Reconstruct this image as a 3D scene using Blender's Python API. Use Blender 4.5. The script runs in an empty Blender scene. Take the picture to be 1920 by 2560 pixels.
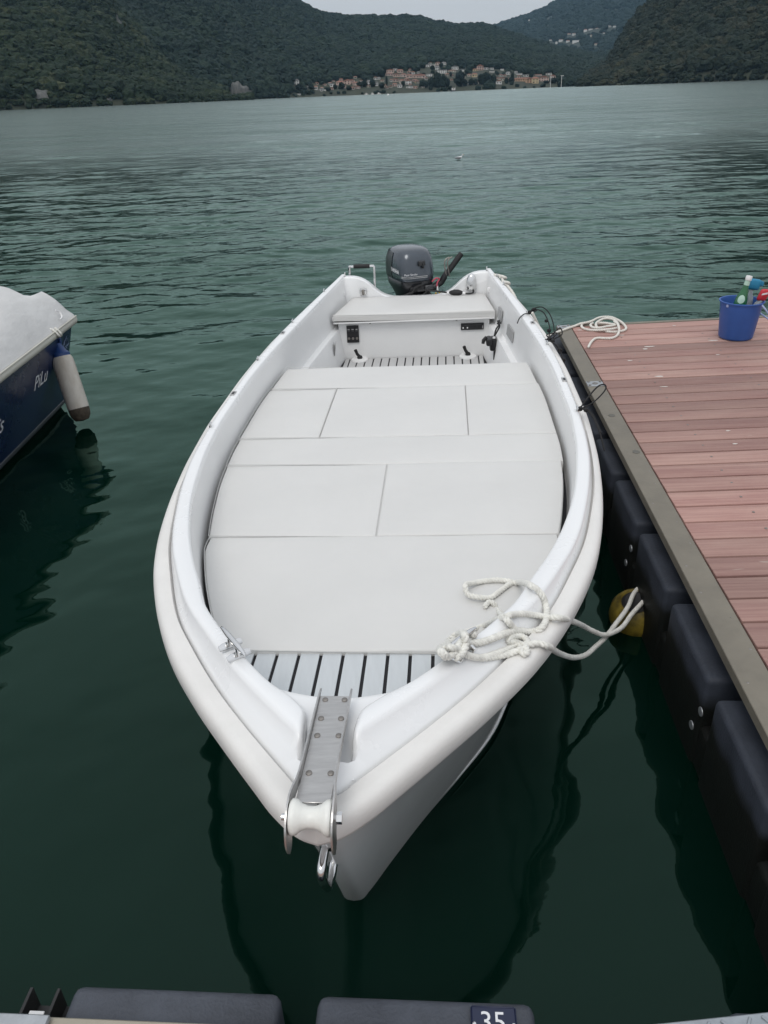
import bpy, bmesh, math, random
import numpy as np
from mathutils import Vector, Matrix
from mathutils.noise import noise as pnoise
random.seed(7); rng = np.random.default_rng(11)
R = math.radians
scene = bpy.context.scene
col = scene.collection

# ------------------------------------------------------------------ camera, sky, sun, exposure
CAMZ = 2.15; PITCH = R(28.64); ROLL = R(2.25); FPX = 1920.0
cam = bpy.data.cameras.new('camera'); camo = bpy.data.objects.new('camera', cam); col.objects.link(camo)
fw = Vector((0, math.cos(PITCH), -math.sin(PITCH))); up0 = Vector((0, math.sin(PITCH), math.cos(PITCH)))
rt = Vector((1, 0, 0)) * math.cos(ROLL) - up0 * math.sin(ROLL)
up = up0 * math.cos(ROLL) + Vector((1, 0, 0)) * math.sin(ROLL)
mw = Matrix.Identity(4)
for i in range(3):
    mw[i][0] = rt[i]; mw[i][1] = up[i]; mw[i][2] = -fw[i]
mw[2][3] = CAMZ
camo.matrix_world = mw
cam.sensor_fit = 'VERTICAL'; cam.sensor_height = 36; cam.lens = FPX / 2560 * 36
cam.clip_start = 0.05; cam.clip_end = 20000
scene.camera = camo
cy = scene.cycles; cy.max_bounces = 6; cy.diffuse_bounces = 3; cy.glossy_bounces = 3; cy.transmission_bounces = 4; cy.volume_bounces = 0; cy.caustics_reflective = False; cy.caustics_refractive = False
scene.render.resolution_x = 768; scene.render.resolution_y = 1024
scene.view_settings.view_transform = 'Standard'; scene.view_settings.look = 'None'
scene.view_settings.exposure = 0.08; scene.view_settings.gamma = 1.0
scene.view_settings.use_curve_mapping = False

SUN_EL, SUN_AZ = R(58), R(205)          # high behind the viewer, veiled by cloud
w = bpy.data.worlds.new('World'); scene.world = w; w.use_nodes = True
nt = w.node_tree; nt.nodes.clear()
out = nt.nodes.new('ShaderNodeOutputWorld'); bg = nt.nodes.new('ShaderNodeBackground')
sky = nt.nodes.new('ShaderNodeTexSky'); sky.sky_type = 'NISHITA'; sky.sun_disc = False
sky.sun_elevation = SUN_EL; sky.sun_rotation = SUN_AZ; sky.dust_density = 3.0; sky.air_density = 1.2
hsv = nt.nodes.new('ShaderNodeHueSaturation'); hsv.inputs['Saturation'].default_value = 0.35
nt.links.new(sky.outputs[0], hsv.inputs['Color'])
tc = nt.nodes.new('ShaderNodeTexCoord'); sx = nt.nodes.new('ShaderNodeSeparateXYZ')
nt.links.new(tc.outputs['Generated'], sx.inputs[0])
mr = nt.nodes.new('ShaderNodeMapRange'); mr.inputs['From Min'].default_value = 0; mr.inputs['From Max'].default_value = 1
mr.inputs['To Min'].default_value = 6.4; mr.inputs['To Max'].default_value = 10.0
nt.links.new(sx.outputs['Z'], mr.inputs['Value'])
cn = nt.nodes.new('ShaderNodeTexNoise'); cn.inputs['Scale'].default_value = 2.2; cn.inputs['Detail'].default_value = 5
mp = nt.nodes.new('ShaderNodeMapping'); mp.inputs['Scale'].default_value = (1, 1, 3.0)
nt.links.new(tc.outputs['Generated'], mp.inputs[0]); nt.links.new(mp.outputs[0], cn.inputs['Vector'])
mr2 = nt.nodes.new('ShaderNodeMapRange'); mr2.inputs['To Min'].default_value = 0.88; mr2.inputs['To Max'].default_value = 1.12
nt.links.new(cn.outputs['Fac'], mr2.inputs['Value'])
mu = nt.nodes.new('ShaderNodeMath'); mu.operation = 'MULTIPLY'
nt.links.new(mr.outputs[0], mu.inputs[0]); nt.links.new(mr2.outputs[0], mu.inputs[1])
vm = nt.nodes.new('ShaderNodeVectorMath'); vm.operation = 'SCALE'; vm.inputs[0].default_value = (0.955, 0.985, 1.03)
nt.links.new(mu.outputs[0], vm.inputs['Scale'])
mx = nt.nodes.new('ShaderNodeMix'); mx.data_type = 'RGBA'; mx.inputs['Factor'].default_value = 0.86
nt.links.new(hsv.outputs[0], mx.inputs[6]); nt.links.new(vm.outputs[0], mx.inputs[7])
nt.links.new(mx.outputs[2], bg.inputs['Color']); bg.inputs['Strength'].default_value = 0.1
nt.links.new(bg.outputs[0], out.inputs['Surface'])

sl = bpy.data.lights.new('sun', 'SUN'); sl.energy = 0.9; sl.angle = R(25); sl.color = (1, 0.96, 0.9)
so = bpy.data.objects.new('sun', sl); col.objects.link(so)
sd = Vector((math.sin(SUN_AZ) * math.cos(SUN_EL), math.cos(SUN_AZ) * math.cos(SUN_EL), math.sin(SUN_EL)))
so.rotation_euler = sd.to_track_quat('Z', 'Y').to_euler(); so.location = sd * 30

# ------------------------------------------------------------------ materials
MATS = {}
def M(name, c, rough=0.5, metal=0.0, var=0.0, scale=8.0, bump=0.0, bscale=60.0, coat=0.0, spec=0.5, c2=None, stretch=(1, 1, 1), rnd=0.0, emit=None, trans=0.0, alpha=1.0):
    m = bpy.data.materials.new(name); m.use_nodes = True; n = m.node_tree; b = n.nodes['Principled BSDF']
    b.inputs['Base Color'].default_value = (*c, 1); b.inputs['Roughness'].default_value = rough; b.inputs['Metallic'].default_value = metal
    b.inputs['Coat Weight'].default_value = coat; b.inputs['Coat Roughness'].default_value = 0.08; b.inputs['Specular IOR Level'].default_value = spec
    b.inputs['Transmission Weight'].default_value = trans
    t = n.nodes.new('ShaderNodeTexCoord'); mpn = n.nodes.new('ShaderNodeMapping'); mpn.inputs['Scale'].default_value = stretch
    n.links.new(t.outputs['Object'], mpn.inputs[0])
    if var or c2:
        nz = n.nodes.new('ShaderNodeTexNoise'); nz.inputs['Scale'].default_value = scale; nz.inputs['Detail'].default_value = 6; nz.inputs['Roughness'].default_value = 0.62
        n.links.new(mpn.outputs[0], nz.inputs['Vector'])
        rp = n.nodes.new('ShaderNodeValToRGB'); rp.color_ramp.elements[0].position = 0.3; rp.color_ramp.elements[1].position = 0.7
        ca = c2 if c2 else tuple(x * (1 - var) for x in c); cb = c if c2 else tuple(min(1, x * (1 + var)) for x in c)
        rp.color_ramp.elements[0].color = (*ca, 1); rp.color_ramp.elements[1].color = (*cb, 1)
        n.links.new(nz.outputs['Fac'], rp.inputs[0]); src = rp.outputs[0]
        if rnd:
            oi = n.nodes.new('ShaderNodeObjectInfo'); hs = n.nodes.new('ShaderNodeHueSaturation')
            mr_ = n.nodes.new('ShaderNodeMapRange'); mr_.inputs['To Min'].default_value = 1 - rnd; mr_.inputs['To Max'].default_value = 1 + rnd
            n.links.new(oi.outputs['Random'], mr_.inputs['Value']); n.links.new(mr_.outputs[0], hs.inputs['Value'])
            n.links.new(src, hs.inputs['Color']); src = hs.outputs[0]
        n.links.new(src, b.inputs['Base Color'])
        rr = n.nodes.new('ShaderNodeMapRange'); rr.inputs['To Min'].default_value = max(0.02, rough * 0.8); rr.inputs['To Max'].default_value = min(1, rough * 1.2)
        n.links.new(nz.outputs['Fac'], rr.inputs['Value']); n.links.new(rr.outputs[0], b.inputs['Roughness'])
    if bump:
        nb = n.nodes.new('ShaderNodeTexNoise'); nb.inputs['Scale'].default_value = bscale; nb.inputs['Detail'].default_value = 4
        n.links.new(mpn.outputs[0], nb.inputs['Vector'])
        bp = n.nodes.new('ShaderNodeBump'); bp.inputs['Strength'].default_value = 1; bp.inputs['Distance'].default_value = bump
        n.links.new(nb.outputs['Fac'], bp.inputs['Height']); n.links.new(bp.outputs[0], b.inputs['Normal'])
    MATS[name] = m
    return m

gel = M('gelcoat_white', (0.845, 0.85, 0.855), 0.28, var=0.012, scale=3, coat=0.3)
gel2 = M('gelcoat_liner', (0.80, 0.802, 0.80), 0.42, var=0.025, scale=4)
hullm = M('gelcoat_hull', (0.84, 0.845, 0.85), 0.2, var=0.03, scale=2.5, coat=0.5)
railm = M('rub_rail_vinyl', (0.76, 0.745, 0.72), 0.5, var=0.04, scale=5, bump=0.0006, bscale=90)
vinyl = M('cushion_vinyl', (0.645, 0.64, 0.625), 0.5, var=0.03, scale=2.2, bump=0.0035, bscale=7)
vinyl_s = M('piping_vinyl', (0.58, 0.58, 0.565), 0.55, var=0.03, scale=20)
slatm = M('grey_deck_composite', (0.56, 0.59, 0.61), 0.6, var=0.05, scale=6, bump=0.0004, bscale=300, stretch=(8, 1, 1))
slata = M('grey_floor_composite', (0.50, 0.50, 0.50), 0.6, var=0.05, scale=6)
caulk = M('black_caulk', (0.012, 0.012, 0.015), 0.7, var=0.2, scale=40)
steel = M('brushed_steel', (0.52, 0.51, 0.50), 0.36, 1.0, var=0.12, scale=14, bump=0.0003, bscale=120, stretch=(1, 6, 1))
chrome = M('polished_steel', (0.72, 0.72, 0.72), 0.12, 1.0, var=0.04, scale=20)
dull = M('dull_screw_steel', (0.30, 0.28, 0.26), 0.5, 1.0, var=0.2, scale=60)
nylon = M('white_nylon_roller', (0.78, 0.78, 0.74), 0.4, var=0.04, scale=25, bump=0.001, bscale=60)
blackp = M('black_plastic', (0.015, 0.015, 0.017), 0.4, var=0.2, scale=30)
rubber = M('black_rubber', (0.012, 0.012, 0.013), 0.65, var=0.2, scale=40)
darkgrey = M('dark_grey_plastic', (0.05, 0.052, 0.056), 0.45, var=0.15, scale=30)
greypad = M('grey_sticker', (0.36, 0.36, 0.36), 0.6, var=0.12, scale=40)
cowl = M('cowl_metallic_grey', (0.060, 0.074, 0.092), 0.24, 0.35, var=0.05, scale=60, coat=0.6)
cowl_d = M('cowl_dark_panel', (0.016, 0.017, 0.02), 0.3, var=0.1, scale=20, coat=0.3)
ropem = M('white_rope', (0.72, 0.70, 0.65), 0.85, var=0.10, scale=60, bump=0.0012, bscale=400)
ropeg = M('weathered_rope', (0.78, 0.77, 0.72), 0.85, var=0.14, scale=40, bump=0.0012, bscale=400)
cordb = M('black_cord', (0.010, 0.010, 0.011), 0.8, var=0.2, scale=80)
floatm = M('black_polyethylene', (0.024, 0.029, 0.042), 0.6, spec=0.25, var=0.3, scale=5, bump=0.002, bscale=120)
floatb = M('grey_polyethylene', (0.062, 0.070, 0.088), 0.6, var=0.28, scale=7, bump=0.002, bscale=140)
stripm = M('weathered_metal_strip', (0.20, 0.18, 0.145), 0.55, 0.25, var=0.16, scale=6, bump=0.0008, bscale=60)
galv = M('galvanised_steel', (0.40, 0.42, 0.44), 0.5, 0.7, var=0.2, scale=20)
alu = M('chequer_aluminium', (0.34, 0.37, 0.40), 0.45, 0.5, var=0.2, scale=14)
bracket = M('black_steel_bracket', (0.02, 0.02, 0.021), 0.6, var=0.3, scale=30)
yellow = M('yellow_buoy_plastic', (0.30, 0.22, 0.025), 0.55, var=0.3, scale=15, c2=(0.022, 0.018, 0.006), bump=0.002, bscale=40)
blue = M('blue_bucket_plastic', (0.034, 0.105, 0.36), 0.42, var=0.08, scale=8)
bluelite = M('pale_blue_plastic', (0.40, 0.48, 0.72), 0.4, var=0.05, scale=20)
green = M('green_bottle_glass', (0.008, 0.11, 0.035), 0.12, coat=0.6, var=0.1, scale=20)
mint = M('bottle_label_mint', (0.42, 0.60, 0.50), 0.5, var=0.1, scale=60)
cyan = M('cyan_label', (0.015, 0.20, 0.36), 0.45, var=0.1, scale=40)
red = M('red_label', (0.50, 0.02, 0.035), 0.45, var=0.12, scale=40)
clearp = M('clear_bottle_plastic', (0.55, 0.62, 0.66), 0.15, var=0.05, scale=30, trans=0.6)
whitep = M('white_plastic', (0.78, 0.78, 0.78), 0.4, var=0.03, scale=30)
navy = M('navy_hull_paint', (0.008, 0.020, 0.070), 0.28, var=0.12, scale=2, coat=0.15)
navyp = M('navy_plate', (0.012, 0.018, 0.05), 0.4, var=0.1, scale=30)
bootm = M('dark_antifouling', (0.035, 0.04, 0.05), 0.45, var=0.25, scale=8)
tarp = M('grey_boat_cover_canvas', (0.60, 0.60, 0.595), 0.75, var=0.10, scale=4, bump=0.022, bscale=4.5, stretch=(1, .45, 1))
nrail = M('cream_rail', (0.52, 0.51, 0.45), 0.45, var=0.06, scale=8)
fendm = M('dirty_fender_vinyl', (0.66, 0.63, 0.57), 0.55, c2=(0.47, 0.42, 0.355), scale=6, bump=0.0015, bscale=40, stretch=(2, 2, 0.6))
fendd = M('fender_scum', (0.07, 0.055, 0.04), 0.8, var=0.5, scale=30, bump=0.003, bscale=60)
fendb = M('blue_fender_end', (0.02, 0.06, 0.20), 0.45, var=0.12, scale=20)
whitelet = M('white_lettering', (0.75, 0.76, 0.78), 0.5)
greylet = M('grey_blue_logo', (0.14, 0.20, 0.30), 0.5)
pinkt = M('red_cord', (0.5, 0.08, 0.12), 0.7); ytag = M('yellow_strap', (0.55, 0.33, 0.01), 0.7)
drop = M('bird_lime', (0.62, 0.58, 0.54), 0.8, var=0.1, scale=60)
stain = M('dark_stain', (0.12, 0.115, 0.10), 0.7, var=0.15, scale=40)

def wood_mat():
    m = bpy.data.materials.new('red_decking'); m.use_nodes = True; n = m.node_tree; b = n.nodes['Principled BSDF']; L = n.links.new
    t = n.nodes.new('ShaderNodeTexCoord'); oi = n.nodes.new('ShaderNodeObjectInfo')
    add = n.nodes.new('ShaderNodeVectorMath'); add.operation = 'ADD'
    sc = n.nodes.new('ShaderNodeVectorMath'); sc.operation = 'SCALE'; cmb = n.nodes.new('ShaderNodeCombineXYZ')
    L(oi.outputs['Random'], cmb.inputs[0]); L(oi.outputs['Random'], cmb.inputs[1]); L(oi.outputs['Random'], cmb.inputs[2])
    L(cmb.outputs[0], sc.inputs[0]); sc.inputs['Scale'].default_value = 37
    L(t.outputs['Object'], add.inputs[0]); L(sc.outputs[0], add.inputs[1])
    def nz(scale, st, det=6):
        mpn = n.nodes.new('ShaderNodeMapping'); mpn.inputs['Scale'].default_value = st; L(add.outputs[0], mpn.inputs[0])
        k = n.nodes.new('ShaderNodeTexNoise'); k.inputs['Scale'].default_value = scale; k.inputs['Detail'].default_value = det; k.inputs['Roughness'].default_value = 0.65
        L(mpn.outputs[0], k.inputs['Vector']); return k
    g = nz(3.0, (0.5, 24, 4)); patch = nz(1.6, (0.8, 3, 1)); spot = nz(7, (0.7, 2.4, 1), 3)
    r1 = n.nodes.new('ShaderNodeValToRGB'); e = r1.color_ramp.elements
    e[0].position = 0.3; e[0].color = (0.20, 0.098, 0.084, 1); e[1].position = 0.72; e[1].color = (0.49, 0.305, 0.255, 1)
    L(g.outputs['Fac'], r1.inputs[0])
    r2 = n.nodes.new('ShaderNodeValToRGB'); e = r2.color_ramp.elements
    e[0].position = 0.35; e[0].color = (0.33, 0.17, 0.155, 1); e[1].position = 0.68; e[1].color = (0.50, 0.335, 0.285, 1)
    L(patch.outputs['Fac'], r2.inputs[0])
    m1 = n.nodes.new('ShaderNodeMix'); m1.data_type = 'RGBA'; m1.inputs['Factor'].default_value = 0.5; L(r1.outputs[0], m1.inputs[6]); L(r2.outputs[0], m1.inputs[7])
    hs = n.nodes.new('ShaderNodeHueSaturation'); mr_ = n.nodes.new('ShaderNodeMapRange'); mr_.inputs['To Min'].default_value = 0.70; mr_.inputs['To Max'].default_value = 1.18
    L(oi.outputs['Random'], mr_.inputs['Value']); L(mr_.outputs[0], hs.inputs['Value']); L(m1.outputs[2], hs.inputs['Color'])
    r3 = n.nodes.new('ShaderNodeValToRGB'); e = r3.color_ramp.elements; e[0].position = 0.70; e[0].color = (0, 0, 0, 1); e[1].position = 0.76; e[1].color = (0.6, 0.6, 0.6, 1)
    L(spot.outputs['Fac'], r3.inputs[0])
    m2 = n.nodes.new('ShaderNodeMix'); m2.data_type = 'RGBA'; L(r3.outputs[0], m2.inputs['Factor']); L(hs.outputs[0], m2.inputs[6]); m2.inputs[7].default_value = (0.46, 0.37, 0.32, 1)
    L(m2.outputs[2], b.inputs['Base Color']); b.inputs['Roughness'].default_value = 0.66
    bp = n.nodes.new('ShaderNodeBump'); bp.inputs['Distance'].default_value = 0.003; L(g.outputs['Fac'], bp.inputs['Height']); L(bp.outputs[0], b.inputs['Normal'])
    return m
wood = wood_mat()
def float_mat(name, plain, shade, zline):
    m = M(name, plain, 0.6, spec=0.3, var=0.3, scale=6, bump=0.002, bscale=120); n = m.node_tree; b = n.nodes['Principled BSDF']; L = n.links.new
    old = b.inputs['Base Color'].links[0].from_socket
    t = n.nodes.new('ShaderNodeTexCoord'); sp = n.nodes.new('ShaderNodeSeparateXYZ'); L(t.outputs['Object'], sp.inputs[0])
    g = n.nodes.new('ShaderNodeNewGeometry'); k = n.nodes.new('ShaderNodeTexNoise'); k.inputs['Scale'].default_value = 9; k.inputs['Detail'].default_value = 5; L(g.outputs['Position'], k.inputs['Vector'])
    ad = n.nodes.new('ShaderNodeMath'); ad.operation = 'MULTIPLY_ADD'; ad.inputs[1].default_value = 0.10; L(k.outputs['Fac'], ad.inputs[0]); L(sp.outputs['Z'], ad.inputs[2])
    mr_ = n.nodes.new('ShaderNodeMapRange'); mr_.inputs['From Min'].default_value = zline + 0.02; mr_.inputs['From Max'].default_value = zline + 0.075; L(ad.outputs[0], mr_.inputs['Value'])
    mx_ = n.nodes.new('ShaderNodeMix'); mx_.data_type = 'RGBA'; L(mr_.outputs[0], mx_.inputs['Factor']); mx_.inputs[6].default_value = (*shade, 1); L(old, mx_.inputs[7]); L(mx_.outputs[2], b.inputs['Base Color'])
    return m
float_shaded = float_mat('black_polyethylene_shaded_below', (0.034, 0.040, 0.054), (0.006, 0.007, 0.006), 0.13)  # shade on the lower sides and in the gaps is put into the colour

# ------------------------------------------------------------------ mesh helpers
WLOC = {}                              # world location of every object made here (nothing is rotated unless stated)
class MB:
    def __init__(s): s.v = []; s.f = []
    def add(s, vs, fs):
        o = len(s.v); s.v += [tuple(map(float, p)) for p in vs]; s.f += [tuple(i + o for i in f) for f in fs]; return s
    def grid(s, rows, closed=False):
        n = len(rows); m = len(rows[0]); vs = [p for r in rows for p in r]; fs = []
        for i in range(n - 1):
            for j in range(m if closed else m - 1):
                k = (j + 1) % m; fs.append((i * m + j, i * m + k, (i + 1) * m + k, (i + 1) * m + j))
        return s.add(vs, fs)
    def tube(s, path, rad, seg=8, caps=True, flat=1.0):
        path = [Vector(p) for p in path]; n = len(path)
        rs = rad if hasattr(rad, '__len__') else [rad] * n
        rows = []; ref = None
        for i, p in enumerate(path):
            t = (path[min(i + 1, n - 1)] - path[max(i - 1, 0)])
            t = t.normalized() if t.length > 1e-9 else Vector((0, 0, 1))
            if ref is None:
                ref = t.orthogonal().normalized()
            ref = (ref - t * ref.dot(t)); ref = ref.normalized() if ref.length > 1e-6 else t.orthogonal().normalized()
            bi = t.cross(ref)
            rows.append([p + (ref * math.cos(a) + bi * math.sin(a) * flat) * rs[i] for a in [2 * math.pi * k / seg for k in range(seg)]])
        s.grid(rows, True)
        if caps:
            for r, fl in ((rows[0], True), (rows[-1], False)):
                s.add(r, [tuple(range(seg))[::-1] if fl else tuple(range(seg))])
        return s
    def lathe(s, prof, c=(0, 0, 0), axis='z', seg=20, M4=None):
        rows = []
        for r, h in prof:
            row = []
            for k in range(seg):
                a = 2 * math.pi * k / seg; x, y = r * math.cos(a), r * math.sin(a)
                p = {'z': (x, y, h), 'x': (h, x, y), 'y': (y, h, x)}[axis]
                p = Vector(p)
                if M4 is not None: p = M4 @ p
                row.append(p + Vector(c))
            rows.append(row)
        s.grid(rows, True)
        s.add(rows[0], [tuple(range(seg))[::-1]]); s.add(rows[-1], [tuple(range(seg))])
        return s
    def box(s, c, d, bev=0.0, fx=None, seg=1):
        """box centred c, size d; fx maps local points to world"""
        bm = bmesh.new(); bmesh.ops.create_cube(bm, size=1)
        bmesh.ops.scale(bm, vec=d, verts=bm.verts)
        if bev > 0: bmesh.ops.bevel(bm, geom=list(bm.edges), offset=bev, segments=seg, affect='EDGES', profile=0.5)
        bm.verts.index_update()
        vs = [v.co + Vector(c) for v in bm.verts]
        if fx: vs = [fx(*p) for p in vs]
        s.add(vs, [[v.index for v in f.verts] for f in bm.faces]); bm.free(); return s
    def prism(s, poly, fx, h0, h1):
        """poly 2D list extruded between h0 and h1 through fx(a,b,h)"""
        n = len(poly)
        vs = [fx(a, b, h0) for a, b in poly] + [fx(a, b, h1) for a, b in poly]
        fs = [tuple(range(n))[::-1], tuple(range(n, 2 * n))] + [(i, (i + 1) % n, n + (i + 1) % n, n + i) for i in range(n)]
        return s.add(vs, fs)
    def build(s, name, mat, parent=None, smooth=True, origin=None, angle=40):
        V = np.array(s.v)
        if origin is None: origin = (V[:, 0].mean(), V[:, 1].mean(), V[:, 2].min())
        origin = Vector(origin)
        me = bpy.data.meshes.new(name); me.from_pydata([tuple(Vector(p) - origin) for p in s.v], [], s.f)
        bm = bmesh.new(); bm.from_mesh(me); bmesh.ops.remove_doubles(bm, verts=bm.verts, dist=1e-5)
        bmesh.ops.recalc_face_normals(bm, faces=bm.faces)
        for e in bm.edges:
            e.smooth = (len(e.link_faces) != 2) or e.calc_face_angle(0) < R(angle)
        for f in bm.faces: f.smooth = smooth
        bm.to_mesh(me); bm.free()
        me.materials.append(mat)
        o = bpy.data.objects.new(name, me); col.objects.link(o)
        place(o, origin, parent)
        return o
def place(o, origin, parent=None):
    origin = Vector(origin); WLOC[o] = origin
    if parent is not None:
        o.parent = parent; o.location = origin - WLOC[parent]
    else: o.location = origin
def tag(o, label=None, cat=None, group=None, kind=None):
    if label: o['label'] = label
    if cat: o['category'] = cat
    if group: o['group'] = group
    if kind: o['kind'] = kind
    return o
def thing(name, loc, label, cat, group=None):
    o = bpy.data.objects.new(name, None); col.objects.link(o); o.empty_display_size = 0.1
    place(o, loc); return tag(o, label, cat, group)
def copy_tree(o, loc, parent=None, rz=None):
    c = o.copy(); col.objects.link(c); c.parent = parent
    if parent is None: c.location = loc; WLOC[c] = Vector(loc)
    if rz is not None: c.rotation_euler.z = rz
    for ch in o.children: copy_tree(ch, None, c)
    return c
def text_mesh(txt, size, fx, name, mat, parent, depth=0.0006, align='CENTER', shear=0.0):
    cu = bpy.data.curves.new('lettering', 'FONT'); cu.body = txt; cu.size = size; cu.extrude = depth; cu.align_x = align; cu.align_y = 'CENTER'; cu.shear = shear; cu.resolution_u = 3
    to = bpy.data.objects.new('lettering_source', cu); col.objects.link(to)
    dg = bpy.context.evaluated_depsgraph_get(); me = bpy.data.meshes.new_from_object(to.evaluated_get(dg))
    b = MB(); b.add([fx(*v.co) for v in me.vertices], [tuple(p.vertices) for p in me.polygons])
    bpy.data.objects.remove(to); bpy.data.meshes.remove(me)
    return b.build(name, mat, parent, smooth=False)
def spl(pts, n=12, closed=False):
    """Catmull-Rom through points"""
    P = [Vector(p) for p in pts]; o = []
    m = len(P)
    for i in range(m if closed else m - 1):
        if closed: a, b, c, d = P[(i - 1) % m], P[i], P[(i + 1) % m], P[(i + 2) % m]
        else: a, b, c, d = P[max(i - 1, 0)], P[i], P[i + 1], P[min(i + 2, m - 1)]
        for k in range(n):
            t = k / n
            o.append(0.5 * ((2 * b) + (c - a) * t + (2 * a - 5 * b + 4 * c - d) * t * t + (3 * b - a - 3 * c + d) * t ** 3))
    if not closed: o.append(P[-1])
    return o
def resample(path, step):
    out = [path[0]]; acc = 0
    for a, b in zip(path[:-1], path[1:]):
        L = (b - a).length
        while acc + L >= step:
            t = (step - acc) / L; a = a.lerp(b, t); out.append(a); L = (b - a).length; acc = 0
        acc += L
    out.append(path[-1]); return out
def rope(mb, pts, r, n=10, step=0.006, pitch=0.05, strands=3):
    """laid rope of three twisted strands along a smooth path"""
    path = resample(spl(pts, n), step); ref = None; fr = []
    for i, p in enumerate(path):
        t = (path[min(i + 1, len(path) - 1)] - path[max(i - 1, 0)])
        if t.length < 1e-9: t = Vector((1, 0, 0))
        t.normalize()
        if ref is None: ref = t.orthogonal().normalized()
        ref = ref - t * ref.dot(t); ref = ref.normalized() if ref.length > 1e-6 else t.orthogonal().normalized()
        fr.append((p, ref.copy(), t.cross(ref)))
    for k in range(strands):
        ph = 2 * math.pi * k / strands
        mb.tube([p + (a * math.cos(ph + 2 * math.pi * i * step / pitch) + b * math.sin(ph + 2 * math.pi * i * step / pitch)) * r * 0.5 for i, (p, a, b) in enumerate(fr)], r * 0.56, seg=6)
    return mb
def tab(pts):
    X = np.array([p[0] for p in pts], float); Y = np.array([p[1] for p in pts], float)
    h = np.diff(X); dl = np.diff(Y) / h; n = len(X); m = np.zeros(n)
    m[0] = dl[0]; m[-1] = dl[-1]
    for i in range(1, n - 1):
        if dl[i - 1] * dl[i] > 0:
            w1 = 2 * h[i] + h[i - 1]; w2 = h[i] + 2 * h[i - 1]; m[i] = (w1 + w2) / (w1 / dl[i - 1] + w2 / dl[i])
    def f(x):
        if x <= X[0]: return float(Y[0] + m[0] * 0 * (x - X[0]))
        if x >= X[-1]: return float(Y[-1])
        i = int(np.searchsorted(X, x) - 1); t = (x - X[i]) / h[i]
        return float((2 * t**3 - 3 * t * t + 1) * Y[i] + (t**3 - 2 * t * t + t) * h[i] * m[i] + (-2 * t**3 + 3 * t * t) * Y[i + 1] + (t**3 - t * t) * h[i] * m[i + 1])
    return f
def sstep(a, b, x):
    t = min(1, max(0, (x - a) / (b - a))); return t * t * (3 - 2 * t)

# direction of a picture position, used only to survey where far things stand
def sight(px, py):
    d = fw + rt * ((px - 960) / FPX) + up * ((1280 - py) / FPX); return d
def at(px, py, z):
    d = sight(px, py); k = (z - CAMZ) / d.z; return Vector((0, 0, CAMZ)) + d * k
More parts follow.
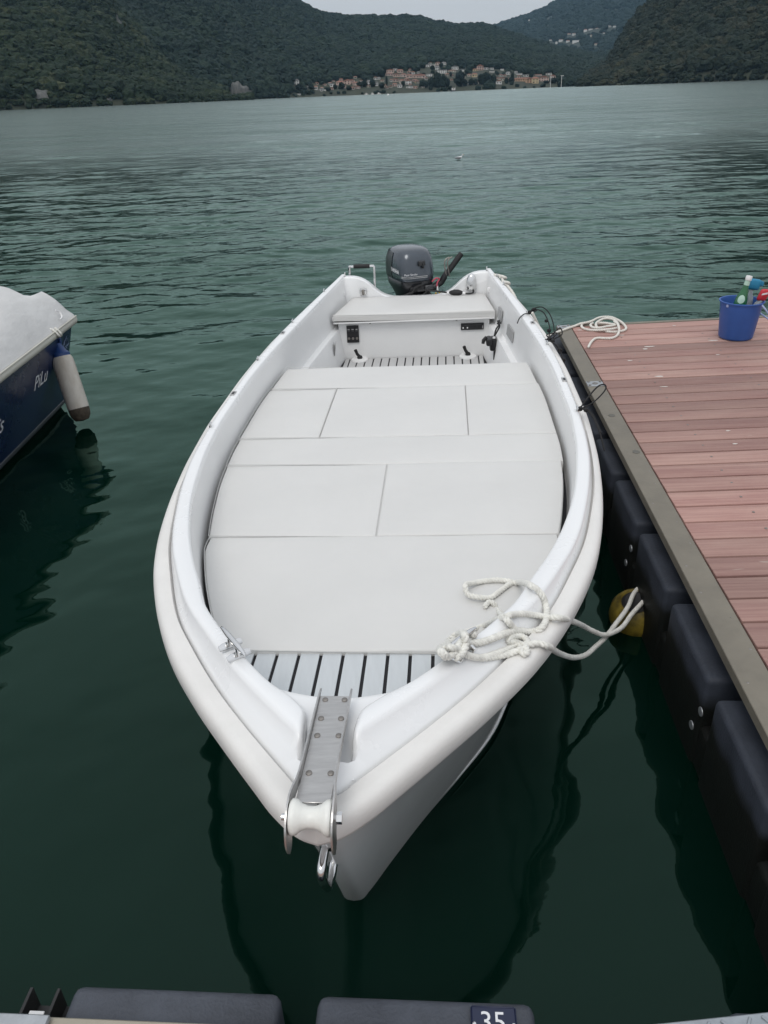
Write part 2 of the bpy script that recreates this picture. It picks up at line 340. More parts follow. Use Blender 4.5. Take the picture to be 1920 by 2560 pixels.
# ------------------------------------------------------------------ the lake
def water_mat():
    m = bpy.data.materials.new('lake_water'); m.use_nodes = True; n = m.node_tree; n.nodes.clear(); L = n.links.new
    g = n.nodes.new('ShaderNodeNewGeometry')
    def nz(st, rot, det, rough=0.5, dist=0.0):
        mpn = n.nodes.new('ShaderNodeMapping'); mpn.vector_type = 'POINT'; mpn.inputs['Rotation'].default_value = (0, 0, R(rot)); mpn.inputs['Scale'].default_value = (1, 1, 1)
        m2 = n.nodes.new('ShaderNodeMapping'); m2.inputs['Scale'].default_value = st
        L(g.outputs['Position'], mpn.inputs[0]); L(mpn.outputs[0], m2.inputs[0])
        k = n.nodes.new('ShaderNodeTexNoise'); k.inputs['Scale'].default_value = 1; k.inputs['Detail'].default_value = det; k.inputs['Roughness'].default_value = rough; k.inputs['Distortion'].default_value = dist
        L(m2.outputs[0], k.inputs['Vector']); return k.outputs['Fac']
    def math_(op, a, bb):
        k = n.nodes.new('ShaderNodeMath'); k.operation = op
        for i, v in enumerate((a, bb)):
            if isinstance(v, (int, float)): k.inputs[i].default_value = v
            else: L(v, k.inputs[i])
        return k.outputs[0]
    def rng_(v, a, b_, c, d):
        k = n.nodes.new('ShaderNodeMapRange'); k.interpolation_type = 'SMOOTHSTEP'
        for i, q in zip(('From Min', 'From Max', 'To Min', 'To Max'), (a, b_, c, d)): k.inputs[i].default_value = q
        L(v, k.inputs['Value']); return k.outputs[0]
    sep = n.nodes.new('ShaderNodeSeparateXYZ'); L(g.outputs['Position'], sep.inputs[0])
    openw = rng_(sep.outputs['Y'], 3.0, 12.0, 0.12, 1.0)         # sheltered between the pontoons, open beyond
    far = rng_(sep.outputs['Y'], 7.0, 48.0, 0.0, 1.0)
    farw = rng_(sep.outputs['Y'], 18.0, 60.0, 0.0, 1.0)
    patch = rng_(nz((0.05, 0.16, 0.1), 6, 3), 0.36, 0.66, 0.5, 1.2)
    chop = math_('MULTIPLY', nz((1.6, 4.0, 1), -6, 3, 0.55, 0.4), 0.014)
    rip = math_('MULTIPLY', nz((4.5, 9.5, 1), 4, 3, 0.6), 0.0062)
    swell = math_('MULTIPLY', math_('MULTIPLY', nz((0.11, 0.36, 1), 3, 6, 0.68, 0.3), 0.26), farw)
    calm = math_('ADD', math_('MULTIPLY', nz((1.3, 1.7, 1), 20, 1.5, 0.4), 0.03), math_('MULTIPLY', nz((3.6, 4.6, 1), -30, 1, 0.4), 0.010))
    hgt = math_('ADD', math_('ADD', chop, rip), swell)
    hgt = math_('MULTIPLY', math_('MULTIPLY', hgt, patch), openw)
    hgt = math_('ADD', hgt, calm)
    bp = n.nodes.new('ShaderNodeBump'); bp.inputs['Strength'].default_value = 1; bp.inputs['Distance'].default_value = 1.0
    L(hgt, bp.inputs['Height'])
    df = n.nodes.new('ShaderNodeBsdfDiffuse'); df.inputs['Color'].default_value = (0.0007, 0.0088, 0.0056, 1)      # green body of the lake
    gs = n.nodes.new('ShaderNodeBsdfGlossy'); lw = n.nodes.new('ShaderNodeMix'); lw.data_type = 'RGBA'; lw.inputs[6].default_value = (0.60, 0.96, 0.80, 1); lw.inputs[7].default_value = (0.87, 0.985, 0.945, 1); L(lw.outputs[2], gs.inputs['Color'])
    fr = n.nodes.new('ShaderNodeFresnel'); fr.inputs['IOR'].default_value = 1.333; L(bp.outputs[0], fr.inputs['Normal'])
    L(bp.outputs[0], gs.inputs['Normal']); L(math_('ADD', math_('MULTIPLY', far, 0.15), 0.03), gs.inputs['Roughness'])
    L(rng_(fr.outputs[0], 0.05, 0.62, 0.0, 1.0), lw.inputs['Factor']); ms = n.nodes.new('ShaderNodeMixShader'); L(fr.outputs[0], ms.inputs[0]); L(df.outputs[0], ms.inputs[1]); L(gs.outputs[0], ms.inputs[2])
    om = n.nodes.new('ShaderNodeOutputMaterial'); L(ms.outputs[0], om.inputs['Surface'])
    return m
# real waves: a sum of travelling ripples, laid on a disc whose mesh is finest on the open water ahead
ang = np.radians(np.concatenate([np.linspace(-180, -62, 24, endpoint=False), np.linspace(-62, -32, 50, endpoint=False), np.linspace(-32, 32, 460, endpoint=False), np.linspace(32, 62, 50, endpoint=False), np.linspace(62, 180, 24, endpoint=False)]))
rr_ = [0.2]
while rr_[-1] < 130: rr_.append(rr_[-1] + min(max(.05, rr_[-1] ** 2 / 5200), 2.2))
rr_ = np.array(rr_ + [150, 200, 300, 500, 900, 1600, 3000, 5000, 7500])
RRg, AAg = np.meshgrid(rr_, ang, indexing='ij'); XX = RRg * np.sin(AAg); YY = RRg * np.cos(AAg); ZZ = np.zeros_like(XX)
wr = np.random.default_rng(5)
for k in range(46):
    lam = .22 * (11.0 ** (k / 45)); th = np.radians(96 + wr.normal(0, 17) + (8 if k % 3 else -20)); kk = 2 * np.pi / lam
    amp = .0036 * lam ** .85 * (.7 + .6 * wr.random())
    px_, py_ = wr.random(2) * 6.28
    fade = np.clip((lam * 2600 / np.maximum(RRg, 1) ** 2 - .35) / .8, 0, 1)          # a wave is dropped where the mesh is too coarse to carry it
    grp = .75 + .5 * np.sin((XX * np.cos(th + .6) + YY * np.sin(th + .6)) * kk / 7.3 + py_)
    ZZ += amp * fade * grp * np.sin(kk * (XX * np.cos(th) + YY * np.sin(th)) + px_ + .5 * np.sin(.35 * XX + .21 * YY + py_))
msk = np.clip((YY - 3.2) / 9.0, 0, 1); msk = msk * msk * (3 - 2 * msk); pat = .78 + .30 * np.sin(XX * .11 + .9 * np.sin(YY * .05)) * np.sin(YY * .13 + 1.1 + .5 * np.sin(XX * .07))
side = np.clip((np.radians(60) - np.abs(AAg)) / .3, 0, 1)
ZZ *= (.05 + .95 * msk) * pat * side * np.clip((130 - RRg) / 40, 0, 1)
nr, nc = XX.shape; idx = np.arange(nr * nc).reshape(nr, nc); i0 = idx[:-1]; i1 = idx[1:]; nx0, nx1 = np.roll(i0, -1, 1), np.roll(i1, -1, 1)
Fq = np.stack([i0, nx0, nx1, i1], -1).reshape(-1, 4)
Vq = np.stack([XX, YY, ZZ], -1).reshape(-1, 3); Vq = np.vstack([Vq, [[0, 0, 0]]]); cap_ = np.array([[j, nr * nc, (j + 1) % nc] for j in range(nc)])
lm_ = bpy.data.meshes.new('lake'); nf4, nf3 = len(Fq), len(cap_)
lm_.vertices.add(len(Vq)); lm_.vertices.foreach_set('co', Vq.astype(np.float32).ravel())
lm_.loops.add(nf4 * 4 + nf3 * 3); lm_.loops.foreach_set('vertex_index', np.concatenate([Fq[:, ::-1].ravel(), cap_[:, ::-1].ravel()]).astype(np.int32))
lm_.polygons.add(nf4 + nf3); lm_.polygons.foreach_set('loop_start', np.concatenate([np.arange(nf4) * 4, nf4 * 4 + np.arange(nf3) * 3]).astype(np.int32))
lm_.update(calc_edges=True); lm_.polygons.foreach_set('use_smooth', np.ones(nf4 + nf3, bool)); lm_.validate()
if lm_.polygons[0].normal.z < 0: lm_.flip_normals()
lm_.materials.append(water_mat()); lk = bpy.data.objects.new('lake', lm_); col.objects.link(lk); WLOC[lk] = Vector((0, 0, 0))
tag(lk, 'dark green rippled lake water around the boat and far to the village', 'lake', kind='structure')

# ------------------------------------------------------------------ wooded hills round the lake (x = a*y, heights as z/y)
A_ = lambda px: (px - 918.0) / 2188.0
HILLS = {
 'wooded_hill_left':  dict(a0=-0.62, a1=-0.135, ys=tab([(-0.62, 560), (-0.42, 700), (-0.25, 800), (-0.135, 880)]), dep=380,
    e=tab([(-0.62, 0.27), (-0.45, 0.20), (-0.30, 0.125), (-0.277, 0.104), (-0.205, 0.037), (-0.165, 0.016), (-0.144, 0.002), (-0.135, -0.004)])),
 'wooded_hill_middle': dict(a0=-0.36, a1=0.36, ys=tab([(-0.36, 930), (-0.2, 1010), (-0.11, 1180), (-0.03, 1280), (0.1, 1300), (0.36, 1300)]), dep=tab([(-0.36, 500), (-0.15, 640), (0.0, 980), (0.36, 1050)]),
    e=tab([(-0.36, 0.19), (-0.2, 0.142), (-0.11, 0.105), (-0.0786, 0.0945), (-0.049, 0.081), (-0.007, 0.0752), (0.019, 0.0747), (0.051, 0.0727), (0.085, 0.0667), (0.117, 0.063), (0.1275, 0.0637), (0.145, 0.060), (0.167, 0.0525), (0.191, 0.0455), (0.231, 0.036), (0.273, 0.031), (0.36, 0.029)])),
 'blue_mountain_far': dict(a0=0.06, a1=0.52, ys=tab([(0.06, 2500), (0.52, 2500)]), dep=2000,
    e=tab([(0.06, 0.046), (0.12, 0.056), (0.145, 0.0615), (0.15, 0.063), (0.178, 0.0695), (0.215, 0.0835), (0.27, 0.103), (0.34, 0.115), (0.52, 0.12)])),
 'wooded_hill_right': dict(a0=0.243, a1=0.66, ys=tab([(0.243, 1000), (0.3, 960), (0.4, 880), (0.66, 700)]), dep=420,
    e=tab([(0.243, -0.006), (0.252, 0.010), (0.274, 0.027), (0.284, 0.045), (0.294, 0.062), (0.3126, 0.080), (0.36, 0.12), (0.46, 0.19), (0.66, 0.25)])),
}
def hz(name, a, y):
    h = HILLS[name]
    if a < h['a0'] or a > h['a1']: return -9.0
    ys = h['ys'](a); dep = h['dep'](a) if callable(h['dep']) else h['dep']; yr = ys + dep
    zr = max(-4, h['e'](a) * yr - 6.0)
    if y < ys: return -4.0 - (ys - y) * 0.02
    q = (y - ys) / dep
    x = a * y
    nzv = pnoise(Vector((x / 130, y / 130, 3.1))) * 0.6 + pnoise(Vector((x / 48, y / 48, 7.7))) * 0.4
    if q <= 1: z = zr * (q ** 0.93) * (1 + 0.16 * nzv * (1 - q) * min(1, q * 5)) + 1.2 * min(1, q * 20) - 1
    else: z = zr * (1 - 0.25 * (q - 1))
    return z
soil = M('forest_floor', (0.030, 0.036, 0.020), 0.9, var=0.35, scale=0.03)
soilf = M('far_forest_floor', (0.028, 0.038, 0.028), 0.9, var=0.3, scale=0.01)
for nm, h in HILLS.items():
    na = 90; ny = 60; rows = []
    for i in range(na):
        a = h['a0'] + (h['a1'] - h['a0']) * i / (na - 1); ys = h['ys'](a); dep = h['dep'](a) if callable(h['dep']) else h['dep']
        rows.append([(a * y, y, hz(nm, a, y)) for y in [ys - 12 + (dep * 1.6 + 12) * (j / (ny - 1)) for j in range(ny)]])
    tag(MB().grid(rows).build(nm, soilf if 'far' in nm else soil, origin=(0, 0, 0), angle=180), kind='structure')

def proj(P):
    d = np.asarray(P, float) - np.array([0, 0, CAMZ]); F = np.array(fw); U = np.array(up); Rr = np.array(rt)
    wv = d @ F; return 960 + FPX * (d @ Rr) / wv, 1280 - FPX * (d @ U) / wv
def ground(px, py, names):
    d = sight(px, py); a = d.x / d.y; e = d.z / d.y; y = 620.0
    while y < 4600:
        z = CAMZ + e * y
        for nm in names:
            if hz(nm, a, y) >= z and hz(nm, a, y) > -3: return Vector((a * y, y, max(0.3, hz(nm, a, y)))), nm
        y += 3.0
    return None, None

# ------------------------------------------------------------------ village houses
HC = {'w': (0.72, 0.71, 0.69), 't': (0.60, 0.45, 0.39), 'p': (0.62, 0.50, 0.46), 'y': (0.62, 0.50, 0.32), 'o': (0.58, 0.38, 0.25), 'c': (0.58, 0.54, 0.46)}
HN = {'w': 'white', 't': 'terracotta', 'p': 'pale pink', 'y': 'yellow', 'o': 'orange', 'c': 'cream'}
hmats = {k: M('render_' + HN[k].replace(' ', '_'), c, 0.85, var=0.12, scale=0.4) for k, c in HC.items()}
roofm = M('roof_tiles', (0.26, 0.12, 0.085), 0.85, var=0.25, scale=0.8); roofg = M('grey_roof', (0.19, 0.18, 0.18), 0.8, var=0.2, scale=0.8)
winm = M('dark_window_glass', (0.02, 0.022, 0.026), 0.25)
z3 = lambda x, y: (680 + x / 4.366, 140 + y / 4.366); z4 = lambda x, y: (1040 + x / 4.366, 140 + y / 4.366); z2 = lambda x, y: (960 + x / 1.728, y / 1.728)
T3 = '268 318 45 60 w;400 350 30 25 w;478 375 30 45 w;530 388 40 25 w;570 385 40 15 w;225 388 25 12 w;290 425 30 12 w;660 340 50 45 w;740 330 80 60 t;820 310 70 55 t;870 300 60 45 t;910 322 60 40 t;780 352 60 36 t;940 357 50 30 p;880 367 40 30 p;1055 325 40 60 w;1020 322 30 35 w;1130 260 40 33 w;1163 258 32 28 w;1140 327 30 48 w;1200 282 40 20 c;1232 342 36 30 c;1290 185 80 42 t;1345 160 44 22 w;1402 185 60 38 t;1280 216 80 26 p;1360 231 70 38 t;1432 231 60 38 p;1500 241 68 42 t;1572 241 60 38 t;1640 241 60 34 p;1350 281 60 36 t;1420 301 50 46 c;1488 311 60 52 w;1340 331 50 36 t;1392 347 50 38 w;1500 352 70 22 w;1592 301 40 30 c;1562 281 48 28 p;1302 347 30 25 c;1470 268 40 26 t'
T4 = '155 90 35 22 w;160 126 100 30 w;236 100 52 36 p;306 96 44 30 w;231 155 40 48 w;426 150 72 42 w;396 176 80 24 c;290 193 92 38 w;506 170 35 18 w;48 240 104 42 p;146 222 60 25 w;340 221 40 30 c;10 301 40 25 y;650 166 50 28 y;702 157 66 60 t;766 151 48 22 w;828 151 40 20 w;830 181 60 14 w;940 159 35 18 w;1006 206 40 35 w;1090 191 35 26 w;640 233 56 44 y;582 226 40 30 c;925 226 40 22 w;972 226 35 22 c;944 271 60 36 c;905 311 62 46 w;1000 271 30 30 t;1148 276 168 40 o;1236 296 60 58 o;1302 301 70 72 y;1392 277 110 58 t;1340 216 70 18 p;1450 211 60 24 w;1202 226 50 20 w;1130 206 60 16 w;1500 241 50 34 t;682 296 30 20 w;880 251 56 22 t;560 321 20 20 w'
T2 = '720 178 10 8 w;745 187 8 8 w;765 178 14 9 w;795 184 14 10 w;830 184 25 10 w;800 153 14 9 c;822 151 12 8 w;870 138 14 12 w;895 131 14 8 w;920 129 12 8 w;916 197 14 10 c;975 119 14 10 w;997 119 10 8 w;950 147 8 6 w;895 156 8 6 c;627 89 6 5 w'
HOUSES = []
for conv, sc, T, names in ((z3, 4.366, T3, ['wooded_hill_middle']), (z4, 4.366, T4, ['wooded_hill_middle']), (z2, 1.728, T2, ['wooded_hill_middle', 'blue_mountain_far'])):
    for it in T.split(';'):
        x, y, ww, hh, c = it.split(); px, py = conv(float(x), float(y))
        p, nm = ground(px, py, names)
        if p is None: continue
        HOUSES.append(dict(p=p, w=float(ww) / sc / 2188 * p.y, h=float(hh) / sc / 2491 * p.y, c=c, px=px, py=py, wp=float(ww) / sc, hp=float(hh) / sc, hill=nm, up=(conv is z2)))
fill = random.Random(21)
for _ in range(46):
    x = fill.uniform(790, 1400); lo_ = np.interp(x, [790, 850, 960, 1080, 1180, 1290, 1400], [210, 202, 184, 172, 176, 186, 196]); y = fill.uniform(lo_, np.interp(x, [790, 1400], [231, 209]))
    ww, hh = fill.uniform(5, 10), fill.uniform(4, 7.5); p, nm = ground(x, y, ['wooded_hill_middle'])
    if p is None or any(abs(x - H['px']) < (ww + H['wp']) * .42 and abs(y - H['py']) < 4 for H in HOUSES): continue
    HOUSES.append(dict(p=p, w=ww / 2188 * p.y, h=hh / 2491 * p.y, c=fill.choice('wwwcptpc'), px=x, py=y, wp=ww, hp=hh, hill=nm, up=False))
def ordinal(n): return '%d%s' % (n, 'th' if 10 <= n % 100 <= 20 else {1: 'st', 2: 'nd', 3: 'rd'}.get(n % 10, 'th'))
cnt = {}
wb = MB().box((0, 0, 0.5), (1, 1, 1)); win0 = None
for H in sorted(HOUSES, key=lambda q: q['px']):
    key = (H['c'], H['up']); cnt[key] = cnt.get(key, 0) + 1
    where = 'hamlet high on the blue mountain' if H['up'] else 'far lakeside village'
    lab = '%s house in the %s, %s %s house from the left' % (HN[H['c']], where, ordinal(cnt[key]), HN[H['c']])
    t = thing('village_house', H['p'], lab, 'house', 'houses of the ' + where)
    ww, hh = H['w'], H['h']; flat = (ww > 2.2 * hh and H['c'] == 'w'); dp = max(6, min(ww, 11)); rot = random.uniform(-0.18, 0.18)
    if H['px'] in (z3(268, 318)[0],): hh *= 1.0
    wallh = hh * (0.95 if flat else 0.74)
    cr, srn = math.cos(rot), math.sin(rot)
    def fx(x, y, z, P=H['p']): return (P.x + x * cr - (y) * srn, P.y + x * srn + y * cr, P.z + z)
    MB().box((0, dp / 2, wallh / 2 - 2), (ww, dp, wallh + 4), fx=fx).build('wall', hmats[H['c']], t, smooth=False)
    rb = MB()
    if flat: rb.box((0, dp / 2, wallh + 0.25), (ww + 0.8, dp + 0.8, 0.5), fx=fx)
    else:
        o = 0.6; rh = hh - wallh
        if random.random() < 0.6:
            a = [(-ww / 2 - o, -o), (ww / 2 + o, -o)]; ins = min(ww * 0.22, dp * 0.4)
            V = [(-ww/2-o, -o, wallh), (ww/2+o, -o, wallh), (ww/2+o, dp+o, wallh), (-ww/2-o, dp+o, wallh), (-ww/2+ins, dp/2, wallh+rh), (ww/2-ins, dp/2, wallh+rh)]
            rb.add([fx(*v) for v in V], [(0, 1, 5, 4), (1, 2, 5), (2, 3, 4, 5), (3, 0, 4), (0, 3, 2, 1)])
        else:
            V = [(-ww/2-o, -o, wallh), (ww/2+o, -o, wallh), (ww/2+o, dp+o, wallh), (-ww/2-o, dp+o, wallh), (0, -o, wallh+rh*1.15), (0, dp+o, wallh+rh*1.15)]
            rb.add([fx(*v) for v in V], [(0, 1, 4), (1, 2, 5, 4), (2, 3, 5), (3, 0, 4, 5), (0, 3, 2, 1)])
    rb.build('roof', roofg if (flat or (H['c'] == 'w' and random.random() < 0.4)) else roofm, t, smooth=False)
    if H['hp'] > 4.2 and not H['up']:
        nf = max(1, int(round(wallh / 3.1))); ncol = max(2, int(ww / 3.4))
        for fl in range(nf):
            for k in range(ncol):
                wx = (k + 0.5) / ncol * ww - ww / 2; wz = (fl + 0.5) / nf * wallh
                if win0 is None:
                    win0 = MB().box((0, 0, 0), (1, 1, 1)).build('window', winm, t, smooth=False, origin=(0, 0, 0)); wo = win0
                else:
                    wo = bpy.data.objects.new('window', win0.data); col.objects.link(wo); wo.parent = t
                q = Vector(fx(wx, 0.0, wz)); wo.location = q - WLOC[t]; WLOC[wo] = q
                wo.scale = (1.25 if random.random() < .7 else 2.0, 0.14, min(1.7, wallh / nf * 0.55)); wo.rotation_euler.z = rot

# ------------------------------------------------------------------ the wood on the hills (uncountable: one mass per hill) and single village trees
def crown_mesh(name, seed, sub=3, sq=0.85, lump=0.34):
    bm = bmesh.new(); bmesh.ops.create_icosphere(bm, subdivisions=sub, radius=1)
    for v in bm.verts:
        d = v.co.normalized(); k = 1 + lump * pnoise(d * 1.9 + Vector((seed, 0, 0))) + 0.5 * lump * pnoise(d * 4.6 + Vector((0, seed, 0))) + 0.32 * lump * pnoise(d * 10 + Vector((0, 0, seed)))
        v.co = d * k; v.co.z *= sq
    me = bpy.data.meshes.new(name); bm.to_mesh(me); bm.free(); return me
def leafmat(name, ramp, vs=0.006):
    m = bpy.data.materials.new(name); m.use_nodes = True; n = m.node_tree; b = n.nodes['Principled BSDF']; L = n.links.new
    oi = n.nodes.new('ShaderNodeObjectInfo'); g = n.nodes.new('ShaderNodeNewGeometry')
    nz = n.nodes.new('ShaderNodeTexNoise'); nz.inputs['Scale'].default_value = vs; nz.inputs['Detail'].default_value = 4; L(g.outputs['Position'], nz.inputs['Vector'])
    ad = n.nodes.new('ShaderNodeMath'); ad.operation = 'MULTIPLY_ADD'; L(oi.outputs['Random'], ad.inputs[0]); ad.inputs[1].default_value = 0.55
    sb = n.nodes.new('ShaderNodeMath'); sb.operation = 'MULTIPLY_ADD'; L(nz.outputs['Fac'], sb.inputs[0]); sb.inputs[1].default_value = 1.5; sb.inputs[2].default_value = -0.52
    L(sb.outputs[0], ad.inputs[2])
    rp = n.nodes.new('ShaderNodeValToRGB'); els = rp.color_ramp.elements
    while len(els) < len(ramp): els.new(0.5)
    for e, (p, c) in zip(els, ramp): e.position = p; e.color = (c[0] * .30, c[1] * .41, c[2] * .54, 1)
    L(ad.outputs[0], rp.inputs[0])
    n2 = n.nodes.new('ShaderNodeTexNoise'); n2.inputs['Scale'].default_value = 0.55; n2.inputs['Detail'].default_value = 5; L(g.outputs['Position'], n2.inputs['Vector'])
    mr_ = n.nodes.new('ShaderNodeMapRange'); mr_.inputs['From Min'].default_value = 0.3; mr_.inputs['From Max'].default_value = 0.7; mr_.inputs['To Min'].default_value = 0.55; mr_.inputs['To Max'].default_value = 1.4; L(n2.outputs['Fac'], mr_.inputs['Value'])
    hs = n.nodes.new('ShaderNodeHueSaturation'); L(mr_.outputs[0], hs.inputs['Value']); L(rp.outputs[0], hs.inputs['Color'])
    L(hs.outputs[0], b.inputs['Base Color']); b.inputs['Roughness'].default_value = 0.8; b.inputs['Specular IOR Level'].default_value = 0.2
    bp = n.nodes.new('ShaderNodeBump'); bp.inputs['Distance'].default_value = 1.1; L(n2.outputs['Fac'], bp.inputs['Height']); L(bp.outputs[0], b.inputs['Normal'])
    return m
leafA = leafmat('near_wood_leaves', [(0.0, (0.020, 0.034, 0.014)), (0.35, (0.034, 0.052, 0.020)), (0.65, (0.052, 0.068, 0.022)), (0.85, (0.10, 0.098, 0.034)), (1.0, (0.15, 0.135, 0.05))], 0.028)
leafE = leafmat('right_wood_leaves', [(0.0, (0.020, 0.028, 0.014)), (0.35, (0.036, 0.046, 0.020)), (0.65, (0.054, 0.054, 0.022)), (0.85, (0.105, 0.080, 0.034)), (1.0, (0.14, 0.11, 0.042))], 0.028)
leafB = leafmat('middle_wood_leaves', [(0.0, (0.020, 0.036, 0.020)), (0.5, (0.032, 0.052, 0.028)), (1.0, (0.075, 0.094, 0.042))], 0.016)
leafD = leafmat('far_wood_leaves', [(0.0, (0.026, 0.046, 0.03)), (0.5, (0.036, 0.056, 0.036)), (1.0, (0.055, 0.076, 0.045))], 0.003)
def wood_group(mat, tagname):
    cc = bpy.data.collections.new('crowns_' + tagname)
    for k in range(4):
        me = crown_mesh('crown_shape', 3.3 + 7.1 * k, 3, 0.8 + 0.2 * k / 3); me.materials.append(mat)
        cc.objects.link(bpy.data.objects.new('crown_shape_' + tagname, me))
    ng = bpy.data.node_groups.new('wood_' + tagname, 'GeometryNodeTree')
    ng.interface.new_socket('Geometry', in_out='INPUT', socket_type='NodeSocketGeometry'); ng.interface.new_socket('Geometry', in_out='OUTPUT', socket_type='NodeSocketGeometry')
    N = ng.nodes.new; gi_, go_ = N('NodeGroupInput'), N('NodeGroupOutput')
    mp_ = N('GeometryNodeMeshToPoints'); ip = N('GeometryNodeInstanceOnPoints'); ci = N('GeometryNodeCollectionInfo'); ci.inputs['Collection'].default_value = cc
    ci.inputs['Separate Children'].default_value = True; ci.inputs['Reset Children'].default_value = True
    na_ = N('GeometryNodeInputNamedAttribute'); na_.data_type = 'FLOAT_VECTOR'; na_.inputs['Name'].default_value = 'sc'
    rv = N('FunctionNodeRandomValue'); rv.data_type = 'FLOAT_VECTOR'; rv.inputs[0].default_value = (0, 0, 0); rv.inputs[1].default_value = (0.3, 0.3, 6.28)
    L = ng.links.new
    L(gi_.outputs[0], mp_.inputs[0]); L(mp_.outputs[0], ip.inputs['Points']); L(ci.outputs[0], ip.inputs['Instance']); ip.inputs['Pick Instance'].default_value = True
    L(na_.outputs['Attribute'], ip.inputs['Scale']); L(rv.outputs[0], ip.inputs['Rotation']); L(ip.outputs[0], go_.inputs[0])
    return ng
ROCKS = [(300, 82, 12, 34, 'wooded_hill_left', 'tall pale rock face showing through the trees of the left hill'),
         (155, 205, 16, 20, 'wooded_hill_left', 'pale rock outcrop above the left shore, right of the long low bluff'),
         (98, 238, 52, 13, 'wooded_hill_left', 'long low grey bluff on the left shore'),
         (272, 253, 14, 10, 'wooded_hill_left', 'small white boulder at the waterline of the left shore'),
         (497, 124, 16, 14, 'wooded_hill_middle', 'small bright rock high on the middle hill'),
         (541, 160, 14, 13, 'wooded_hill_middle', 'pale rock below the highest bright one on the middle hill'),
         (524, 186, 18, 15, 'wooded_hill_middle', 'lowest of the three small pale rocks above the quarry cliff'),
         (590, 236, 64, 30, 'wooded_hill_middle', 'broad grey quarry cliff at the shore of the middle hill'),
         (1534, 112, 8, 26, 'wooded_hill_right', 'pale upright cliff edge on the left flank of the right hill')]
rocks = []
for px, py, wp, hp, nm, lab in ROCKS:
    p, _ = ground(px, py, [nm])
    if p is not None: rocks.append((p, px, py, wp, hp, lab))
VT = []   # single village trees: (x, y, w, h) in the same survey frames
for conv, T in ((z4, '170 342 70 110;235 344 90 160;300 348 70 140;345 340 50 90;480 335 95 160;535 328 50 70;600 318 60 70;650 315 50 60;715 312 70 110;770 312 90 130;845 308 60 100;985 302 44 62;1052 303 34 118;1030 302 34 70;380 226 28 50;275 130 40 56;180 152 50 44;100 345 70 70;1420 300 60 30;1500 300 80 60;1560 300 60 70'),
                (z3, '760 362 66 70;960 345 60 60;1010 340 60 70;1100 338 60 80;1252 326 24 98;1200 352 60 60;300 378 80 70;360 385 50 46;430 370 60 60;1640 345 70 80;1512 232 26 44;1432 332 36 60;180 378 80 60;610 385 70 40;690 365 40 50;840 372 60 40')):
    for it in T.split(';'):
        x, y, ww, hh = map(float, it.split()); px, py = conv(x, y); p, nm = ground(px, py, ['wooded_hill_middle'])
        if p is None: continue
        VT.append((p, ww / 4.366 / 2188 * p.y, hh / 4.366 / 2491 * p.y, px))
def scatter(nm, n, smin, smax, mat, gname, label):
    h = HILLS[nm]; P = []; S = []
    for _ in range(n):
        a = random.uniform(h['a0'], h['a1']); dep = h['dep'](a) if callable(h['dep']) else h['dep']; ys = h['ys'](a)
        q = random.random(); y = ys + dep * 1.12 * q + 1
        z = hz(nm, a, y)
        if z < -0.6: continue
        s = random.uniform(smin, smax) * (0.6 if (y - ys) < 14 else 1) * (1 + .55 * pnoise(Vector((a * y / 55, y / 75, 2.2))))
        P.append((a * y, y, z + s * 0.55)); S.append((s, s, s * random.uniform(0.6, 1.05)))
    P = np.array(P); S = np.array(S); X, Y = proj(P); keep = np.ones(len(P), bool); sp = S[:, 0] / P[:, 1] * 2300
    for H in HOUSES:
        keep &= ~((abs(X - H['px']) < H['wp'] / 2 + sp * .8) & (Y > H['py'] - H['hp'] - sp * .4) & (Y < H['py'] + sp * 1.6) & (P[:, 1] < H['p'].y + 14))
    for p, px, py, wp, hp, lab in rocks:
        keep &= ~((abs(X - px) < wp * .42) & (Y > py - hp * .8) & (Y < py + sp * .7) & (P[:, 1] < p.y + 25))
    if nm == 'wooded_hill_middle':
        lim = np.interp(X, [700, 800, 850, 960, 1080, 1180, 1290, 1400, 1420], [235, 205, 196, 172, 160, 160, 172, 190, 215])
        keep &= ~((Y > lim) & (X > 720) & (X < 1400) & (rng.random(len(P)) < 0.72))
    P, S = P[keep], S[keep]
    me = bpy.data.meshes.new('wood'); me.from_pydata([tuple(p) for p in P], [], [])
    at_ = me.attributes.new('sc', 'FLOAT_VECTOR', 'POINT'); at_.data.foreach_set('vector', S.astype(np.float32).ravel())
    o = bpy.data.objects.new('forest', me); col.objects.link(o); WLOC[o] = Vector((0, 0, 0))
    md = o.modifiers.new('wood', 'NODES'); md.node_group = wood_group(mat, gname)
    tag(o, label, 'forest', kind='stuff')
scatter('wooded_hill_left', 11000, 2.0, 6.4, leafA, 'left', 'dense dark green and olive wood covering the near left hill')
scatter('wooded_hill_right', 11000, 2.0, 6.6, leafE, 'right', 'dense brownish green wood covering the near right hill')
scatter('wooded_hill_middle', 36000, 2.8, 7.6, leafB, 'middle', 'dense bluish green wood on the hill behind the village')
scatter('blue_mountain_far', 20000, 6, 11, leafD, 'far', 'hazy blue wood on the far mountain')
rockm = M('pale_limestone', (0.17, 0.17, 0.165), 0.9, c2=(0.04, 0.045, 0.04), scale=0.22, bump=0.5, bscale=0.8, stretch=(1, 1, 0.35))
